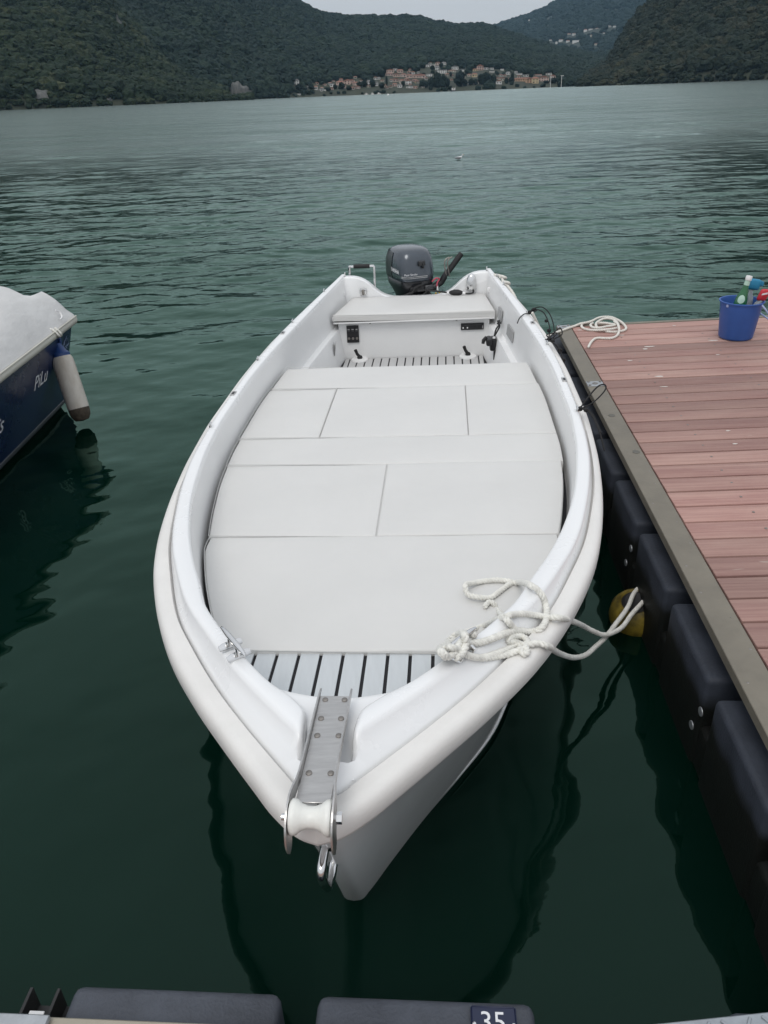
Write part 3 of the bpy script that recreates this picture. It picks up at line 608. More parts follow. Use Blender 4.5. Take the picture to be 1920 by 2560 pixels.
for p, px, py, wp, hp, lab in rocks:
    W, Hh = wp / 2188 * p.y, hp / 2491 * p.y; rows = []
    for i in range(15):
        row = []
        for j in range(11):
            u, v = i / 14 * 2 - 1, j / 10; u0 = u; u = u * (1 + .55 * pnoise(Vector((px, v * 2.2, 4))) + .25 * pnoise(Vector((px, v * 6, 2))))
            ed = (1 - abs(u) ** 2.6) * (1 - max(0, v - 0.72) ** 2 * 9)
            k = pnoise(Vector((u * 2.6, v * 3, px))) * 0.3 + pnoise(Vector((u * 7, v * 5, px))) * 0.14
            row.append((p.x + u * W / 2 * (1 + 0.18 * k), p.y - 5 - ed * W * 0.12 + k * W * 0.16 + (1 - ed) * 6 + v * 4, p.z - 3 + v * (Hh + 3) * (1 - 0.35 * abs(u0) ** 2 + 0.25 * k + .45 * pnoise(Vector((u0 * 2.4, 7, px))))))
        rows.append(row)
    tag(MB().grid(rows).build('rock_face', rockm, angle=25), lab, 'rock', 'rocks in the woods')
barkm = M('bark', (0.05, 0.04, 0.03), 0.9, var=0.3, scale=2)
leafV = leafmat('village_tree_leaves', [(0.0, (0.016, 0.028, 0.018)), (0.5, (0.026, 0.042, 0.022)), (1.0, (0.044, 0.060, 0.03))], 0.03)
vc = [crown_mesh('tree_crown', 51.3 + 9 * k, 4, 1.0, 0.42) for k in range(3)]
for me in vc: me.materials.append(leafV)
trunk0 = None
for k, (p, W, Hh, px) in enumerate(sorted(VT, key=lambda q: q[3])):
    kindw = 'slim dark cypress' if Hh > 2.4 * W else 'dark rounded tree'
    t = thing('village_tree', p, '%s among the lakeside houses, %s of the big village trees from the left' % (kindw, ordinal(k + 1)), 'tree', 'trees among the village houses')
    co = bpy.data.objects.new('crown', vc[k % 3]); col.objects.link(co); co.parent = t; co.location = (0, 0, Hh * 0.52); co.scale = (W / 2, W / 2, Hh * 0.5); co.rotation_euler.z = k * 1.3
    if trunk0 is None:
        trunk0 = MB().tube([(0, 0, -1), (0.02, 0, 0.5), (0, 0.03, 1)], [0.05, 0.035, 0.02], 7).build('trunk', barkm, t, origin=(0, 0, 0)); to = trunk0
    else:
        to = bpy.data.objects.new('trunk', trunk0.data); col.objects.link(to); to.parent = t
    to.location = (0, 0, 0); to.scale = (Hh * 0.7, Hh * 0.7, Hh * 0.5)
# things on the far water
def far_at(px, py, y):
    d = sight(px, py); return Vector((d.x / d.y * y, y, 0))
p = far_at(1133, 222, 1100)
t = thing('motor_cruiser', p, 'small white boat with a dark hull crossing in front of the village', 'boat')
MB().prism([(-3.0, 0), (3.0, 0), (3.4, 1.5), (-3.2, 1.4)], lambda a, b, h: (p.x + a, p.y + h, b - .2), -1.2, 1.2).build('hull', bootm, t, smooth=False)
MB().box((p.x + .2, p.y, 2.6), (4.2, 1.9, 2.6), 0.2).build('cabin', hmats['w'], t, smooth=False)
MB().box((p.x + .2, p.y - 1.0, 2.9), (1.0, 0.2, 1.0)).build('window', winm, t, smooth=False)
MB().tube([(p.x + 2.8, p.y, 1.2), (p.x + 2.8, p.y, 5.2)], 0.12, 6).build('mast', hmats['w'], t)
for px, hgt, lab in ((1376, 13, 'white pole with a crossbar by the village shore, left of the two'), (1403, 14, 'white pole with a crossbar by the village shore, right of the two')):
    p = far_at(px, 214, 1240)
    t = thing('lake_marker_pole', p, lab, 'pole', 'marker poles by the shore')
    MB().tube([(p.x, p.y, -1), (p.x, p.y, hgt)], 0.4, 8).build('post', hmats['w'], t); MB().box((p.x + .6, p.y, hgt), (4.6, .5, .8)).build('crossbar', hmats['w'], t, smooth=False)
p = far_at(970, 232, 700)
tag(MB().lathe([(0.02, 1.0), (.5, .9), (.85, .5), (.9, .1), (.6, -.3), (.05, -.5)], c=p, seg=14).build('mooring_buoy', whitep), 'tiny white mooring buoy on the water before the village', 'buoy')
for px, ww, lab in ((916, 9, 'small white boat moored off the village, leftmost of three'), (931, 8, 'small white boat moored off the village, middle of three'), (947, 10, 'small white boat moored off the village, rightmost of three')):
    p = far_at(px, 229, 1180); L_ = ww / 2188 * 1180
    t = thing('moored_boat', p, lab, 'boat', 'boats moored off the village')
    MB().prism([(-L_ / 2, .2), (L_ / 2 * .8, .2), (L_ / 2, 1.3), (-L_ / 2, 1.1)], lambda a, b, h: (p.x + a, p.y + h, b - .3), -.9, .9).build('hull', hmats['w'], t, smooth=False)
    MB().box((p.x - .3, p.y, 1.5), (L_ * .4, 1.3, 1.2), .15).build('cabin', hmats['w'], t, smooth=False)
# haze: one closed box of thin air round everything on the lake
hb = MB().box((0, 3150, 399.0), (7000, 7100, 802.0))
hm = bpy.data.materials.new('thin_haze'); hm.use_nodes = True; n = hm.node_tree; n.nodes.clear()
o_ = n.nodes.new('ShaderNodeOutputMaterial'); pv = n.nodes.new('ShaderNodeVolumePrincipled')
pv.inputs['Color'].default_value = (0.45, 0.74, 1.0, 1); pv.inputs['Density'].default_value = 5.0e-5; pv.inputs['Anisotropy'].default_value = 0.2
n.links.new(pv.outputs[0], o_.inputs['Volume'])
ho = hb.build('haze', hm, smooth=False, origin=(0, 0, 0)); tag(ho, 'thin pale haze over the lake', 'haze', kind='stuff')
# ------------------------------------------------------------------ the white open motorboat: s = metres aft of the stem, t = metres to starboard of the centreline (right in the picture)
B0 = Vector((-0.17, 1.12, 0)); B1 = Vector((0.385, 7.35, 0)); AX = (B1 - B0).normalized(); NX = Vector((AX.y, -AX.x, 0))
HEEL = math.tan(R(1.1))
def BW(s, t, z): return B0 + AX * s + NX * t + Vector((0, 0, z + t * HEEL))
def BX(t, s, z): return BW(s, t, z)          # local box axes: x across, y along
boat = thing('motorboat', BW(3.1, 0, 0), 'white open motorboat with grey cushions and an outboard, moored bow towards the viewer', 'boat')
SE = 6.13
Zr = lambda s: 0.62 + 0.175 * max(0, 1 - s / 2.6) ** 2 + 0.022 * max(0, (s - 4.5) / 1.65) ** 2
bf = lambda s: max(0, 1 - s / 1.2)
ro = [(-0.02, 0), (-0.005, .04), (.05, .105), (.13, .17), (.28, .287), (.43, .40), (.66, .552), (.93, .688), (1.26, .812), (1.53, .88), (1.9, .945), (2.3, .99), (2.8, 1.015), (3.3, 1.015), (4.1, .985), (4.65, .935), (5.2, .868), (SE, .735)]
go = [(.055, 0), (.075, .035), (.12, .072), (.2, .137), (.3, .217), (.46, .337), (.66, .468), (.85, .58), (1.14, .70), (1.35, .775), (1.6, .84), (1.86, .895), (2.13, .935), (2.4, .956), (2.8, .968), (3.3, .968), (4.1, .935), (4.65, .888), (5.2, .825), (SE, .70)]
gi = [(.06, .056), (.15, .057), (.28, .064), (.335, .10), (.41, .178), (.58, .31), (.73, .415), (.85, .487), (.99, .545), (1.15, .615), (1.4, .707), (1.68, .785), (1.94, .835), (2.3, .883), (2.7, .905), (3.2, .905), (3.7, .885), (4.5, .82), (5.2, .752), (SE, .645)]
def dense(pts, n=400):
    f = tab(pts); s0, s1 = pts[0][0], pts[-1][0]
    return [(s0 + (s1 - s0) * (i / n) ** 1.7, f(s0 + (s1 - s0) * (i / n) ** 1.7)) for i in range(n + 1)]
def offs(c, d):
    """offset a plan curve inward by d metres, cut at the centreline"""
    o = []
    for i, (s, t) in enumerate(c):
        a, b = c[max(0, i - 1)], c[min(len(c) - 1, i + 1)]
        ds, dt = b[0] - a[0], b[1] - a[1]; L = math.hypot(ds, dt) or 1
        o.append((s + dt / L * d, t - ds / L * d))
    k = 0
    while k < len(o) - 2 and (o[k][1] < 0): k += 1
    if k > 0:
        (s0, t0), (s1, t1) = o[k - 1], o[k]; f = (0 - t0) / (t1 - t0); o = [(s0 + f * (s1 - s0), 0.0)] + o[k:]
    return [(min(s, SE), t) for s, t in o]
def resam(c, n=110, pw=1.7):
    A = np.array(c); L = np.concatenate([[0], np.cumsum(np.hypot(np.diff(A[:, 0]), np.diff(A[:, 1])))]); q = (np.arange(n) / (n - 1)) ** pw * L[-1]
    return list(zip(np.interp(q, L, A[:, 0]), np.interp(q, L, A[:, 1])))
RO, GO, GI = dense(ro), dense(go), dense(gi)
def strip(lines, name, mat, angle=40, parent=boat):
    mb = MB()
    for sg in (1, -1):
        mb.grid([[BW(s, sg * t, z) for s, t, z in ln] for ln in lines])
    return mb.build(name, mat, parent, angle=angle)
def line(c, d, zf, n=110):
    return [(s, t, zf(s)) for s, t in resam(offs(c, d) if d else c, n)]
# hull
ct = [(.370, 0), (.374, .022), (.40, .042), (.5, .100), (.68, .208), (.87, .335), (1.06, .447), (1.26, .522), (1.4, .572), (2, .73), (3, .84), (4.5, .80), (SE, .60)]
top = line(RO, .034, lambda s: Zr(s) - .045); ch = [(s, t, -.012) for s, t in resam(dense(ct))]
hl = []
for k in range(9):
    v = k / 8
    hl.append([(a[0] + (b[0] - a[0]) * v, a[1] + (b[1] - a[1]) * v - .022 * math.sin(math.pi * v) * min(1, a[1] / .2) * sstep(3.0, .8, a[0]), a[2] + (b[2] - a[2]) * v) for a, b in zip(top, ch)])
strip(hl, 'hull', hullm, 60)
kl = [(s + .02, 0.0, -.03 - .26 * min(1, (s - .36) * 1.6)) for s, t, z in ch]
low = [[(a[0], a[1] + .012 * (1 - abs(2 * v - 1)) if v < .2 else a[1] * (1 - v), a[2] + (b[2] - a[2]) * v) for a, b in zip(ch, kl)] for v in (0, .08, .3, .6, 1)]
strip(low, 'hull_bottom', hullm, 60)
MB().grid([[BW(s, t + .004 + .009 * q * min(1, (s - .47) * 2.2), .022 + .010 * w_ * min(1, (s - .47) * 2.2)) for s, t, z in ch[13:]] for q, w_ in ((0, 1), (1.4, .4), (1.4, -.4), (0, -1))]).build('spray_strake', hullm, boat)
MB().grid([[BW(s, -t - .004 - .009 * q * min(1, (s - .47) * 2.2), .022 + .010 * w_ * min(1, (s - .47) * 2.2)) for s, t, z in ch[13:]] for q, w_ in ((0, 1), (1.4, .4), (1.4, -.4), (0, -1))]).build('spray_strake', hullm, boat)
# rub rail: a thick rounded cream band
prof = [(.075, -.058), (.055, -.074), (.022, -.072), (.008, -.064), (.0, -.048), (.0, -.016), (.005, .001), (.015, .011), (.034, .016)]
rl = [line(RO, d, lambda s, h=h: Zr(s) + h) for d, h in prof]
rl.append(line(GO, -.007, lambda s: Zr(s) + .012)); rl.append(line(GO, -.005, lambda s: Zr(s) - .004)); rl.append(line(GO, .001, lambda s: Zr(s) - .012))
strip(rl, 'rub_rail', railm, 50)
# gunwale moulding: cove, flat top, inner lip
TOPZ = lambda s: Zr(s) + .060 + .030 * bf(s)
def varoff(c, df, zf, n=110):
    o = []
    for i, (s, t) in enumerate(c):
        a, b = c[max(0, i - 1)], c[min(len(c) - 1, i + 1)]; ds, dt = b[0] - a[0], b[1] - a[1]; L = math.hypot(ds, dt) or 1; d = df(s)
        o.append((s + dt / L * d, t - ds / L * d))
    k = 0
    while k < len(o) - 2 and o[k][1] < 0: k += 1
    if k > 0:
        (s0, t0), (s1, t1) = o[k - 1], o[k]; f = -t0 / (t1 - t0); o = [(s0 + f * (s1 - s0), 0.0)] + o[k:]
    return [(min(s, SE), t, zf(s)) for s, t in resam(o, n)]
gof = tab(go); gif = tab(gi)
PD = lambda s: [(0, -.012), (.004 + .004 * bf(s), .016), (.009 + .030 * bf(s), .028 + .006 * bf(s)), (.013 + .048 * bf(s), .052 + .022 * bf(s)), (.018 + .052 * bf(s), .058 + .028 * bf(s)), (.026 + .058 * bf(s), .060 + .030 * bf(s))]
def gz(s, d):
    q = PD(s); return Zr(s) + float(np.interp(d, [a[0] for a in q], [a[1] for a in q]))
stn = [.0551 + (SE - .0551) * (i / 150) ** 1.9 for i in range(151)]
NG = 6; gl = [[] for _ in range(NG + 4)]
for s_ in stn:
    tg = gof(s_); h_ = .004 if s_ < .08 else min(.09, .004 + (s_ - .08) * .4); nf = min(2.2, math.sqrt(1 + ((gof(s_ + h_) - gof(s_ - h_)) / (2 * h_)) ** 2)); tin = min(gif(s_) * sstep(.12, .17, s_), tg)
    lip = min(.010 * nf, max(0, tg - tin)); q = PD(s_)
    for k_ in range(NG):
        t_ = max(tg - q[k_][0] * nf, tin + lip); gl[k_].append((s_, t_, gz(s_, (tg - t_) / nf)))
    zt = gl[NG - 1][-1][2]
    for k_, (f, dz) in enumerate(((1.0, 0), (.35, -.003), (0, -.012), (-.15, -.034))):
        t_ = tin + lip * f; gl[NG + k_].append((s_, t_, zt + dz))
strip(gl, 'gunwale', gel, 55)
# inner liner: upper wall, ledge, lower wall down to the sole
GIa = [(s, t) for s, t in GI if s >= .36]
dn = lambda s: sstep(3.86, 3.95, s)
il = [varoff(GIa, lambda s: .001, lambda s: TOPZ(s) - .028), varoff(GIa, lambda s: .010, lambda s: .50), varoff(GIa, lambda s: .016, lambda s: .43),
      varoff(GIa, lambda s: .016 + .014 * dn(s), lambda s: .42 - .045 * dn(s)), varoff(GIa, lambda s: .017 + .058 * dn(s), lambda s: .415 - .045 * dn(s)), varoff(GIa, lambda s: .018 + .067 * dn(s), lambda s: .41 - .06 * dn(s)), varoff(GIa, lambda s: .02 + .10 * dn(s), lambda s: .40 - .30 * dn(s))]
strip(il, 'inner_liner', gel2, 40)
# bow deck hollow under the anchor channel, with its aft edge
mb = MB(); rows = []
for i in range(22):
    q = i / 21; row = []
    for j in range(-10, 11):
        u = j / 10; s = .118 + (.37 + .045 * abs(u) ** 1.6 - .118) * q; hw = gif(s) + .012
        row.append(BW(s, u * hw, TOPZ(s) - .030 - .046 * sstep(.27, .17, s) + .012 * sstep(.26, .32, s) * abs(u) ** 6))
    rows.append(row)
e1 = [p - Vector((0, 0, .004)) + AX * .006 for p in rows[-1]]; e2 = [p - Vector((0, 0, .28)) + AX * .002 for p in e1]
mb.grid(rows + [e1, e2]).build('bow_deck', gel, boat, angle=50)
# cockpit sole, cushion platform, fore deck under the slats
def gi_at(s, d=0.0): return gif(s) - d
def plate(name, s0, s1, zf, inset, mat, aft=False, n=16):
    mb = MB(); rows = []
    for i in range(n + 1):
        s = s0 + (s1 - s0) * i / n; h = gi_at(s, inset); rows.append([BW(s, -h, zf), BW(s, 0, zf), BW(s, h, zf)])
    mb.grid(rows)
    if aft: mb.grid([rows[-1], [p - Vector((0, 0, zf - .08)) for p in rows[-1]]])
    return mb.build(name, mat, boat, smooth=False)
plate('cushion_platform', .40, 3.98, .400, .012, caulk, True)
plate('cockpit_sole', 3.9, 5.60, .098, .10, caulk)
# fore deck slats (light grey with black caulking) and the aft sole slats
plate('fore_deck_base', .38, 1.0, .478, .006, caulk)
k = 0
for i in range(-7, 8):
    t0 = .0125 + (i) * .0757; t1 = t0 + .0757 - .0120
    ss = [(.36 + .62 * q / 12) for q in range(13)]
    P = []
    for s in ss:
        h = gi_at(max(s, .42), .022); a, b = max(t0, -h), min(t1, h)
        if b - a > .004: P.append((s, a, b))
    if len(P) < 3: continue
    mb = MB(); mb.grid([[BW(s, a, .4865), BW(s, b, .4865)] for s, a, b in P]); mb.grid([[BW(s, a, .479), BW(s, a, .4865)] for s, a, b in P]); mb.grid([[BW(s, b, .4865), BW(s, b, .479)] for s, a, b in P])
    mb.build('deck_slat', slatm, boat, smooth=False)
for i in range(-9, 9):
    t0 = .006 + i * .0700; t1 = t0 + .0585; 
    a, b = max(t0, -.60), min(t1, .60)
    if b - a > .01: MB().box(((a + b) / 2, 4.77, .104), (b - a, 1.36, .008), fx=BX).build('sole_slat', slata, boat, smooth=False)
# stern bench, transom
MB().box((0, 5.78, .262), (1.30, .64, .335), .006, fx=BX).build('bench_front', gel2, boat)
MB().box((0, 5.755, .4345), (1.37, .69, .012), .003, fx=BX).build('bench_lid', gel2, boat)
tz = [(-.655, .0), (-.68, .62), (-.672, .685), (-.645, .712), (-.60, .718), (-.52, .712), (-.455, .688), (-.40, .650), (-.345, .598), (-.29, .552), (-.22, .522), (-.14, .512), (.14, .512), (.22, .522), (.29, .552), (.345, .598), (.40, .650), (.455, .688), (.52, .712), (.60, .718), (.645, .712), (.672, .685), (.68, .62), (.655, .0)]
tz = [(a * 1.06, b - .03 * min(1, b / .6)) for a, b in tz]
tz = [(p.x, p.y) for p in spl([(a, b, 0) for a, b in tz], 4)]
mb = MB(); rows = []
for sg, ins in ((6.055, .010), (6.062, .002), (6.075, 0), (6.135, 0), (6.148, .003), (6.155, .012)):
    rows.append([BW(sg, a * (1 - ins * .8), b - ins) for a, b in tz])
mb.grid(rows); n_ = len(tz); mb.add(rows[0], [tuple(range(n_))]); mb.add(rows[-1], [tuple(range(n_))[::-1]])
mb.build('transom', gel, boat, angle=45)
# bow fittings
cz = lambda s: .030 + Zr(0.2) + .052 - (.0) * s
def CH(t, s, z): return BW(s, t, TOPZ(.25) - .004 + z + (s - .25) * -.075)
mb = MB(); w2 = .037
mb.box((0, .166, 0), (2 * w2, .350, .004), .001, fx=CH)
chn = mb.build('anchor_channel', steel, boat)
for sg in (-1, 1):
    poly = [(.343, -.002), (.341, .010), (.20, .018), (.06, .026), (.0, .030), (-.045, .022), (-.075, -.005), (-.085, -.045), (-.07, -.085), (-.045, -.082), (-.03, -.05), (0, -.02), (.05, -.002)]
    poly = [(p.x, p.y) for p in spl([(a, b, 0) for a, b in poly], 4, True)]
    wx = lambda s_: w2 + .008 * sstep(.06, -.02, s_)
    MB().prism(poly, lambda a, b, h, sg=sg: CH(sg * (wx(a) + h), a, b), 0, .004).build('channel_cheek', steel, chn, angle=30)
for s_, ts in ((.325, (-.022, .026)), (.255, (-.022, .026)), (.195, (-.022, .028)), (.075, (-.022, .026))):
    for t_ in ts: MB().lathe([(.0075, 0), (.0072, .002), (.004, .0032), (.0005, .0034)], c=CH(t_, s_, .002), seg=12).build('screw', dull, chn)
rp = [(.001, -.043), (.034, -.043), (.037, -.038), (.035, -.030), (.027, -.020), (.0225, -.008), (.0225, .008), (.027, .020), (.035, .030), (.037, .038), (.034, .043), (.001, .043)]
mb = MB(); rows = []
c0 = CH(0, -.036, -.012)
for r_, h_ in rp: rows.append([c0 + NX * h_ + (AX * math.cos(a) + Vector((0, 0, 1)) * math.sin(a)) * r_ for a in [2 * math.pi * q / 28 for q in range(28)]])
mb.grid(rows, True); mb.build('bow_roller', nylon, boat, angle=50)
MB().tube([CH(-.062, -.036, -.012), CH(.062, -.036, -.012)], .007, 10).build('roller_pin', chrome, boat)
MB().tube([CH(.052, -.036, -.012), CH(.064, -.036, -.012)], .0125, 6).build('roller_nut', chrome, boat, smooth=False)
sw = lambda z: .045 + (.365 - .045) * (.72 - z) / .685
for sgn in (0,):
    pts = [BW(sw(.60) + .01, -.006, .60), BW(sw(.60) - .045, -.008, .60), BW(sw(.585) - .078, -.009, .585), BW(sw(.52) - .088, -.010, .52), BW(sw(.46) - .082, -.010, .46), BW(sw(.44) - .045, -.008, .44), BW(sw(.455) + .01, -.006, .455)]
    MB().tube(spl(pts, 8), .0115, 12).build('bow_eye', chrome, boat)
    MB().box((-.004, sw(.60) - .004, .605), (.034, .02, .045), .004, fx=BX).build('bow_eye_plate', blackp, boat)
for z_, s_ in ((.585, .50), (.575, .525)):
    k_ = min(range(len(hl[2])), key=lambda q: abs(hl[2][q][0] - s_)); q = hl[2][k_]
    mb = MB(); c = BW(s_, q[1] + .012, z_)
    mb.lathe([(.001, -.006), (.009, -.004), (.010, 0), (.007, .006), (.001, .009)], c=c, seg=12); mb.build('hull_stud', chrome, boat)
# cleats on the gunwale
def cleat(sg):
    c = BW(.545, sg * .308, TOPZ(.545) + .007); d = (AX * .12 + NX * sg * .095); d.normalize(); sd_ = Vector((d.y, -d.x, 0)); Z = Vector((0, 0, 1))
    o = MB().tube([c + d * -.076 + Z * .034, c + d * -.06 + Z * .037, c + d * -.03 + Z * .037, c + d * .03 + Z * .037, c + d * .06 + Z * .037, c + d * .078 + Z * .034], [.004, .0065, .0085, .0085, .0065, .004], 10).build('cleat', chrome, boat)
    for q in (-.028, .028):
        MB().tube([c + d * q + Z * .004, c + d * q * .9 + Z * .034], [.009, .006], 8).build('cleat_stem', chrome, o)
        MB().tube([c + d * q - sd_ * .034 + Z * .0035, c + d * q - sd_ * .02 + Z * .004, c + d * q + sd_ * .02 + Z * .004, c + d * q + sd_ * .034 + Z * .0035], [.008, .012, .012, .008], 10, flat=.35).build('cleat_foot', chrome, o)
cleat(-1); cleat(1)
# flush plates, lacing studs along the gunwale
def gmid(s, f=.5): return gof(s) * f + gif(s) * (1 - f)
for s_, sg in ((3.02, -1), (3.1, 1), (4.31, 1), (4.27, -1)):
    t_ = sg * gmid(s_, .55); pl = MB().box((t_, s_, TOPZ(s_) + .002), (.026, .062, .005), .0015, fx=BX).build('flush_plate', steel, boat)
    MB().box((t_, s_, TOPZ(s_) + .0052), (.012, .034, .002), fx=BX).build('plate_slot', blackp, pl, smooth=False)
for s_, sg in ((3.64, -1), (2.52, -1), (4.55, -1), (5.5, -1), (2.62, 1), (3.78, 1), (4.55, 1), (5.5, 1), (5.79, 1)):
    c = BW(s_, sg * gmid(s_, .6), TOPZ(s_)); mb = MB()
    mb.tube([c, c + Vector((0, 0, .016))], [.008, .005], 8); mb.tube([c + AX * -.016 + Vector((0, 0, .017)), c + AX * .016 + Vector((0, 0, .019))], [.004, .006], 8)
    mb.build('lacing_stud', chrome, boat)
for sg in (-1, 1):
    c = BW(6.08, sg * .645, .685); MB().tube([c, c + Vector((0, 0, .03)), c + Vector((0, 0, .042))], [.006, .005, .008], 8).build('corner_stud', chrome, boat)
# bench front details
FY = 5.455
pn = MB().box((-.525, FY - .004, .328), (.105, .010, .150), .003, fx=BX).build('switch_panel', blackp, boat)
for i in range(3):
    MB().box((-.560 + .035 * i, FY - .012, .366), (.024, .010, .026), .003, fx=BX).build('rocker_switch', darkgrey, pn)
    MB().box((-.560 + .035 * i, FY - .0165, .372), (.018, .002, .006), fx=BX).build('switch_mark', greypad, pn, smooth=False)
    MB().lathe([(.011, 0), (.011, .006), (.007, .007), (.006, .003), (.0005, .003)], M4=Matrix.Rotation(R(90), 4, 'X'), c=BW(FY - .009, -.560 + .035 * i, .292), seg=14).build('socket', dull, pn)
rd = MB().box((.505, FY - .004, .360), (.195, .014, .058), .004, fx=BX).build('stereo', blackp, boat)
MB().box((.505, FY - .0125, .374), (.14, .003, .006), fx=BX).build('disc_slot', darkgrey, rd, smooth=False)
MB().box((.515, FY - .0125, .354), (.075, .003, .022), fx=BX).build('display', cowl_d, rd, smooth=False)
for dx in (-.078, -.042): MB().box((.505 + dx, FY - .0135, .352), (.011, .005, .012), .001, fx=BX).build('button', whitep, rd)
MB().tube([BW(FY - .011, .592, .342), BW(FY - .011, .592, .366)], .004, 6).build('dial', greypad, rd)
for t_ in (-.37, .37): MB().box((t_, FY - .004, .422), (.016, .012, .014), .002, fx=BX).build('lid_catch', darkgrey, boat)
for t_ in (-.47, .47):
    mb = MB().lathe([(.075, 0), (.072, .012), (.05, .016), (.001, .017)], c=BW(FY - .045, t_, .107), seg=20); bs = mb.build('handle_boss', gel2, boat)
    MB().lathe([(.022, 0), (.024, .01), (.018, .024), (.001, .026)], c=BW(FY - .045, t_, .122), seg=14).build('handle_pivot', rubber, bs)
    MB().tube([BW(FY - .045, t_, .135), BW(FY - .055, t_ - .02, .165), BW(FY - .06, t_ - .035, .205)], [.015, .013, .014], 10).build('handle', rubber, bs)
MB().box((0, 0, 0), (.004, .09, .10), .001, fx=lambda a, b, c: BW(5.18 + b, -.648 + a + c * .12 - b * .09, .285 + c)).build('data_plate', greypad, boat)
# throttle box on the starboard side with its pillar and cables
pil = MB().box((0, 0, 0), (.06, .20, .30), .012, fx=lambda a, b, c: BW(5.02 + b, .075 + .655 + a + c * .12, .235 + c)).build('control_pillar', gel2, boat)
MB().box((0, 0, 0), (.012, .10, .19), .004, fx=lambda a, b, c: BW(4.99 + b, .075 + .628 + a + c * .12, .215 + c)).build('pillar_recess', greypad, pil)
cb = MB().box((.075 + .585, 5.05, .325), (.055, .105, .105), .016, fx=BX, seg=2).build('throttle_box', blackp, boat)
MB().box((.075 + .548, 5.02, .355), (.045, .12, .06), .016, fx=BX, seg=2).build('throttle_hub', blackp, cb)
MB().tube([BW(5.02, .075 + .545, .36), BW(5.0, .075 + .52, .385), BW(4.99, .075 + .505, .37), BW(4.98, .075 + .50, .345)], [.014, .016, .016, .012], 8).build('throttle_lever', rubber, cb)
MB().box((.075 + .598, 5.00, .245), (.022, .03, .085), .006, fx=BX).build('box_bracket', blackp, cb)
MB().box((.075 + .588, 5.0, .386), (.022, .012, .016), .003, fx=BX).build('cable_label', whitep, cb)
for d_ in (0, .018): MB().tube(spl([BW(5.03 + d_, .075 + .59, .375), BW(5.07, .075 + .605 + d_, .43), BW(5.14, .075 + .64, .462 - d_), BW(5.2, .70, .465 - d_), BW(5.24, .735, .455 - d_)], 8), .0065, 8).build('control_cable', rubber, cb)
MB().box((0, 0, 0), (.010, .17, .09), .003, fx=lambda a, b, c: BW(5.28 + b, .723 + a + c * .1 - b * .1, .50 + c)).build('side_pocket', greypad, boat)
MB().box((0, 0, 0), (.010, .24, .085), .003, fx=lambda a, b, c: BW(4.80 + b, .772 + a + c * .1 - b * .1, .475 + c)).build('side_pocket', greypad, boat)
# transom fittings
MB().box((-.48, 6.047, .555), (.062, .018, .060), .008, fx=BX, seg=2).build('stern_cleat', chrome, boat)
MB().box((-.48, 6.036, .552), (.026, .010, .050), .006, fx=BX).build('cleat_slot', dull, boat)
mb = MB()
rows = []
for q in range(13):
    v = q / 12; r_ = .050 * math.sqrt(max(0, 1 - v ** 2.4)) + .001
    rows.append([BW(6.055 - abs(math.sin(a)) * r_ * .9, .510 + math.cos(a) * r_, .545 + v * .135) for a in [math.pi * k_ / 14 + math.pi for k_ in range(15)]])
mb.grid(rows); mb.add(rows[0], [tuple(range(15))]); mb.build('vent_cowl', chrome, boat, angle=80)
MB().box((-.66, 6.0, .545), (.03, .02, .05), .006, fx=BX).build('rope_eye', whitep, boat); MB().box((.66, 5.9, .56), (.03, .03, .05), .008, fx=BX).build('rope_eye', whitep, boat)
# boarding ladder folded behind the port quarter
ld = MB().tube(spl([BW(6.18, -.615, .45), BW(6.2, -.615, .66), BW(6.2, -.615, .745), BW(6.2, -.60, .752)], 6), .012, 8)
ld.tube([BW(6.2, -.40, .752), BW(6.2, -.385, .745), BW(6.2, -.385, .66), BW(6.18, -.385, .45)], .012, 8).tube([BW(6.2, -.615, .752), BW(6.2, -.385, .752)], .011, 8)
lo = ld.build('boarding_ladder', chrome, boat); MB().tube([BW(6.2, -.575, .753), BW(6.2, -.425, .753)], .019, 10).build('ladder_tread', rubber, lo)

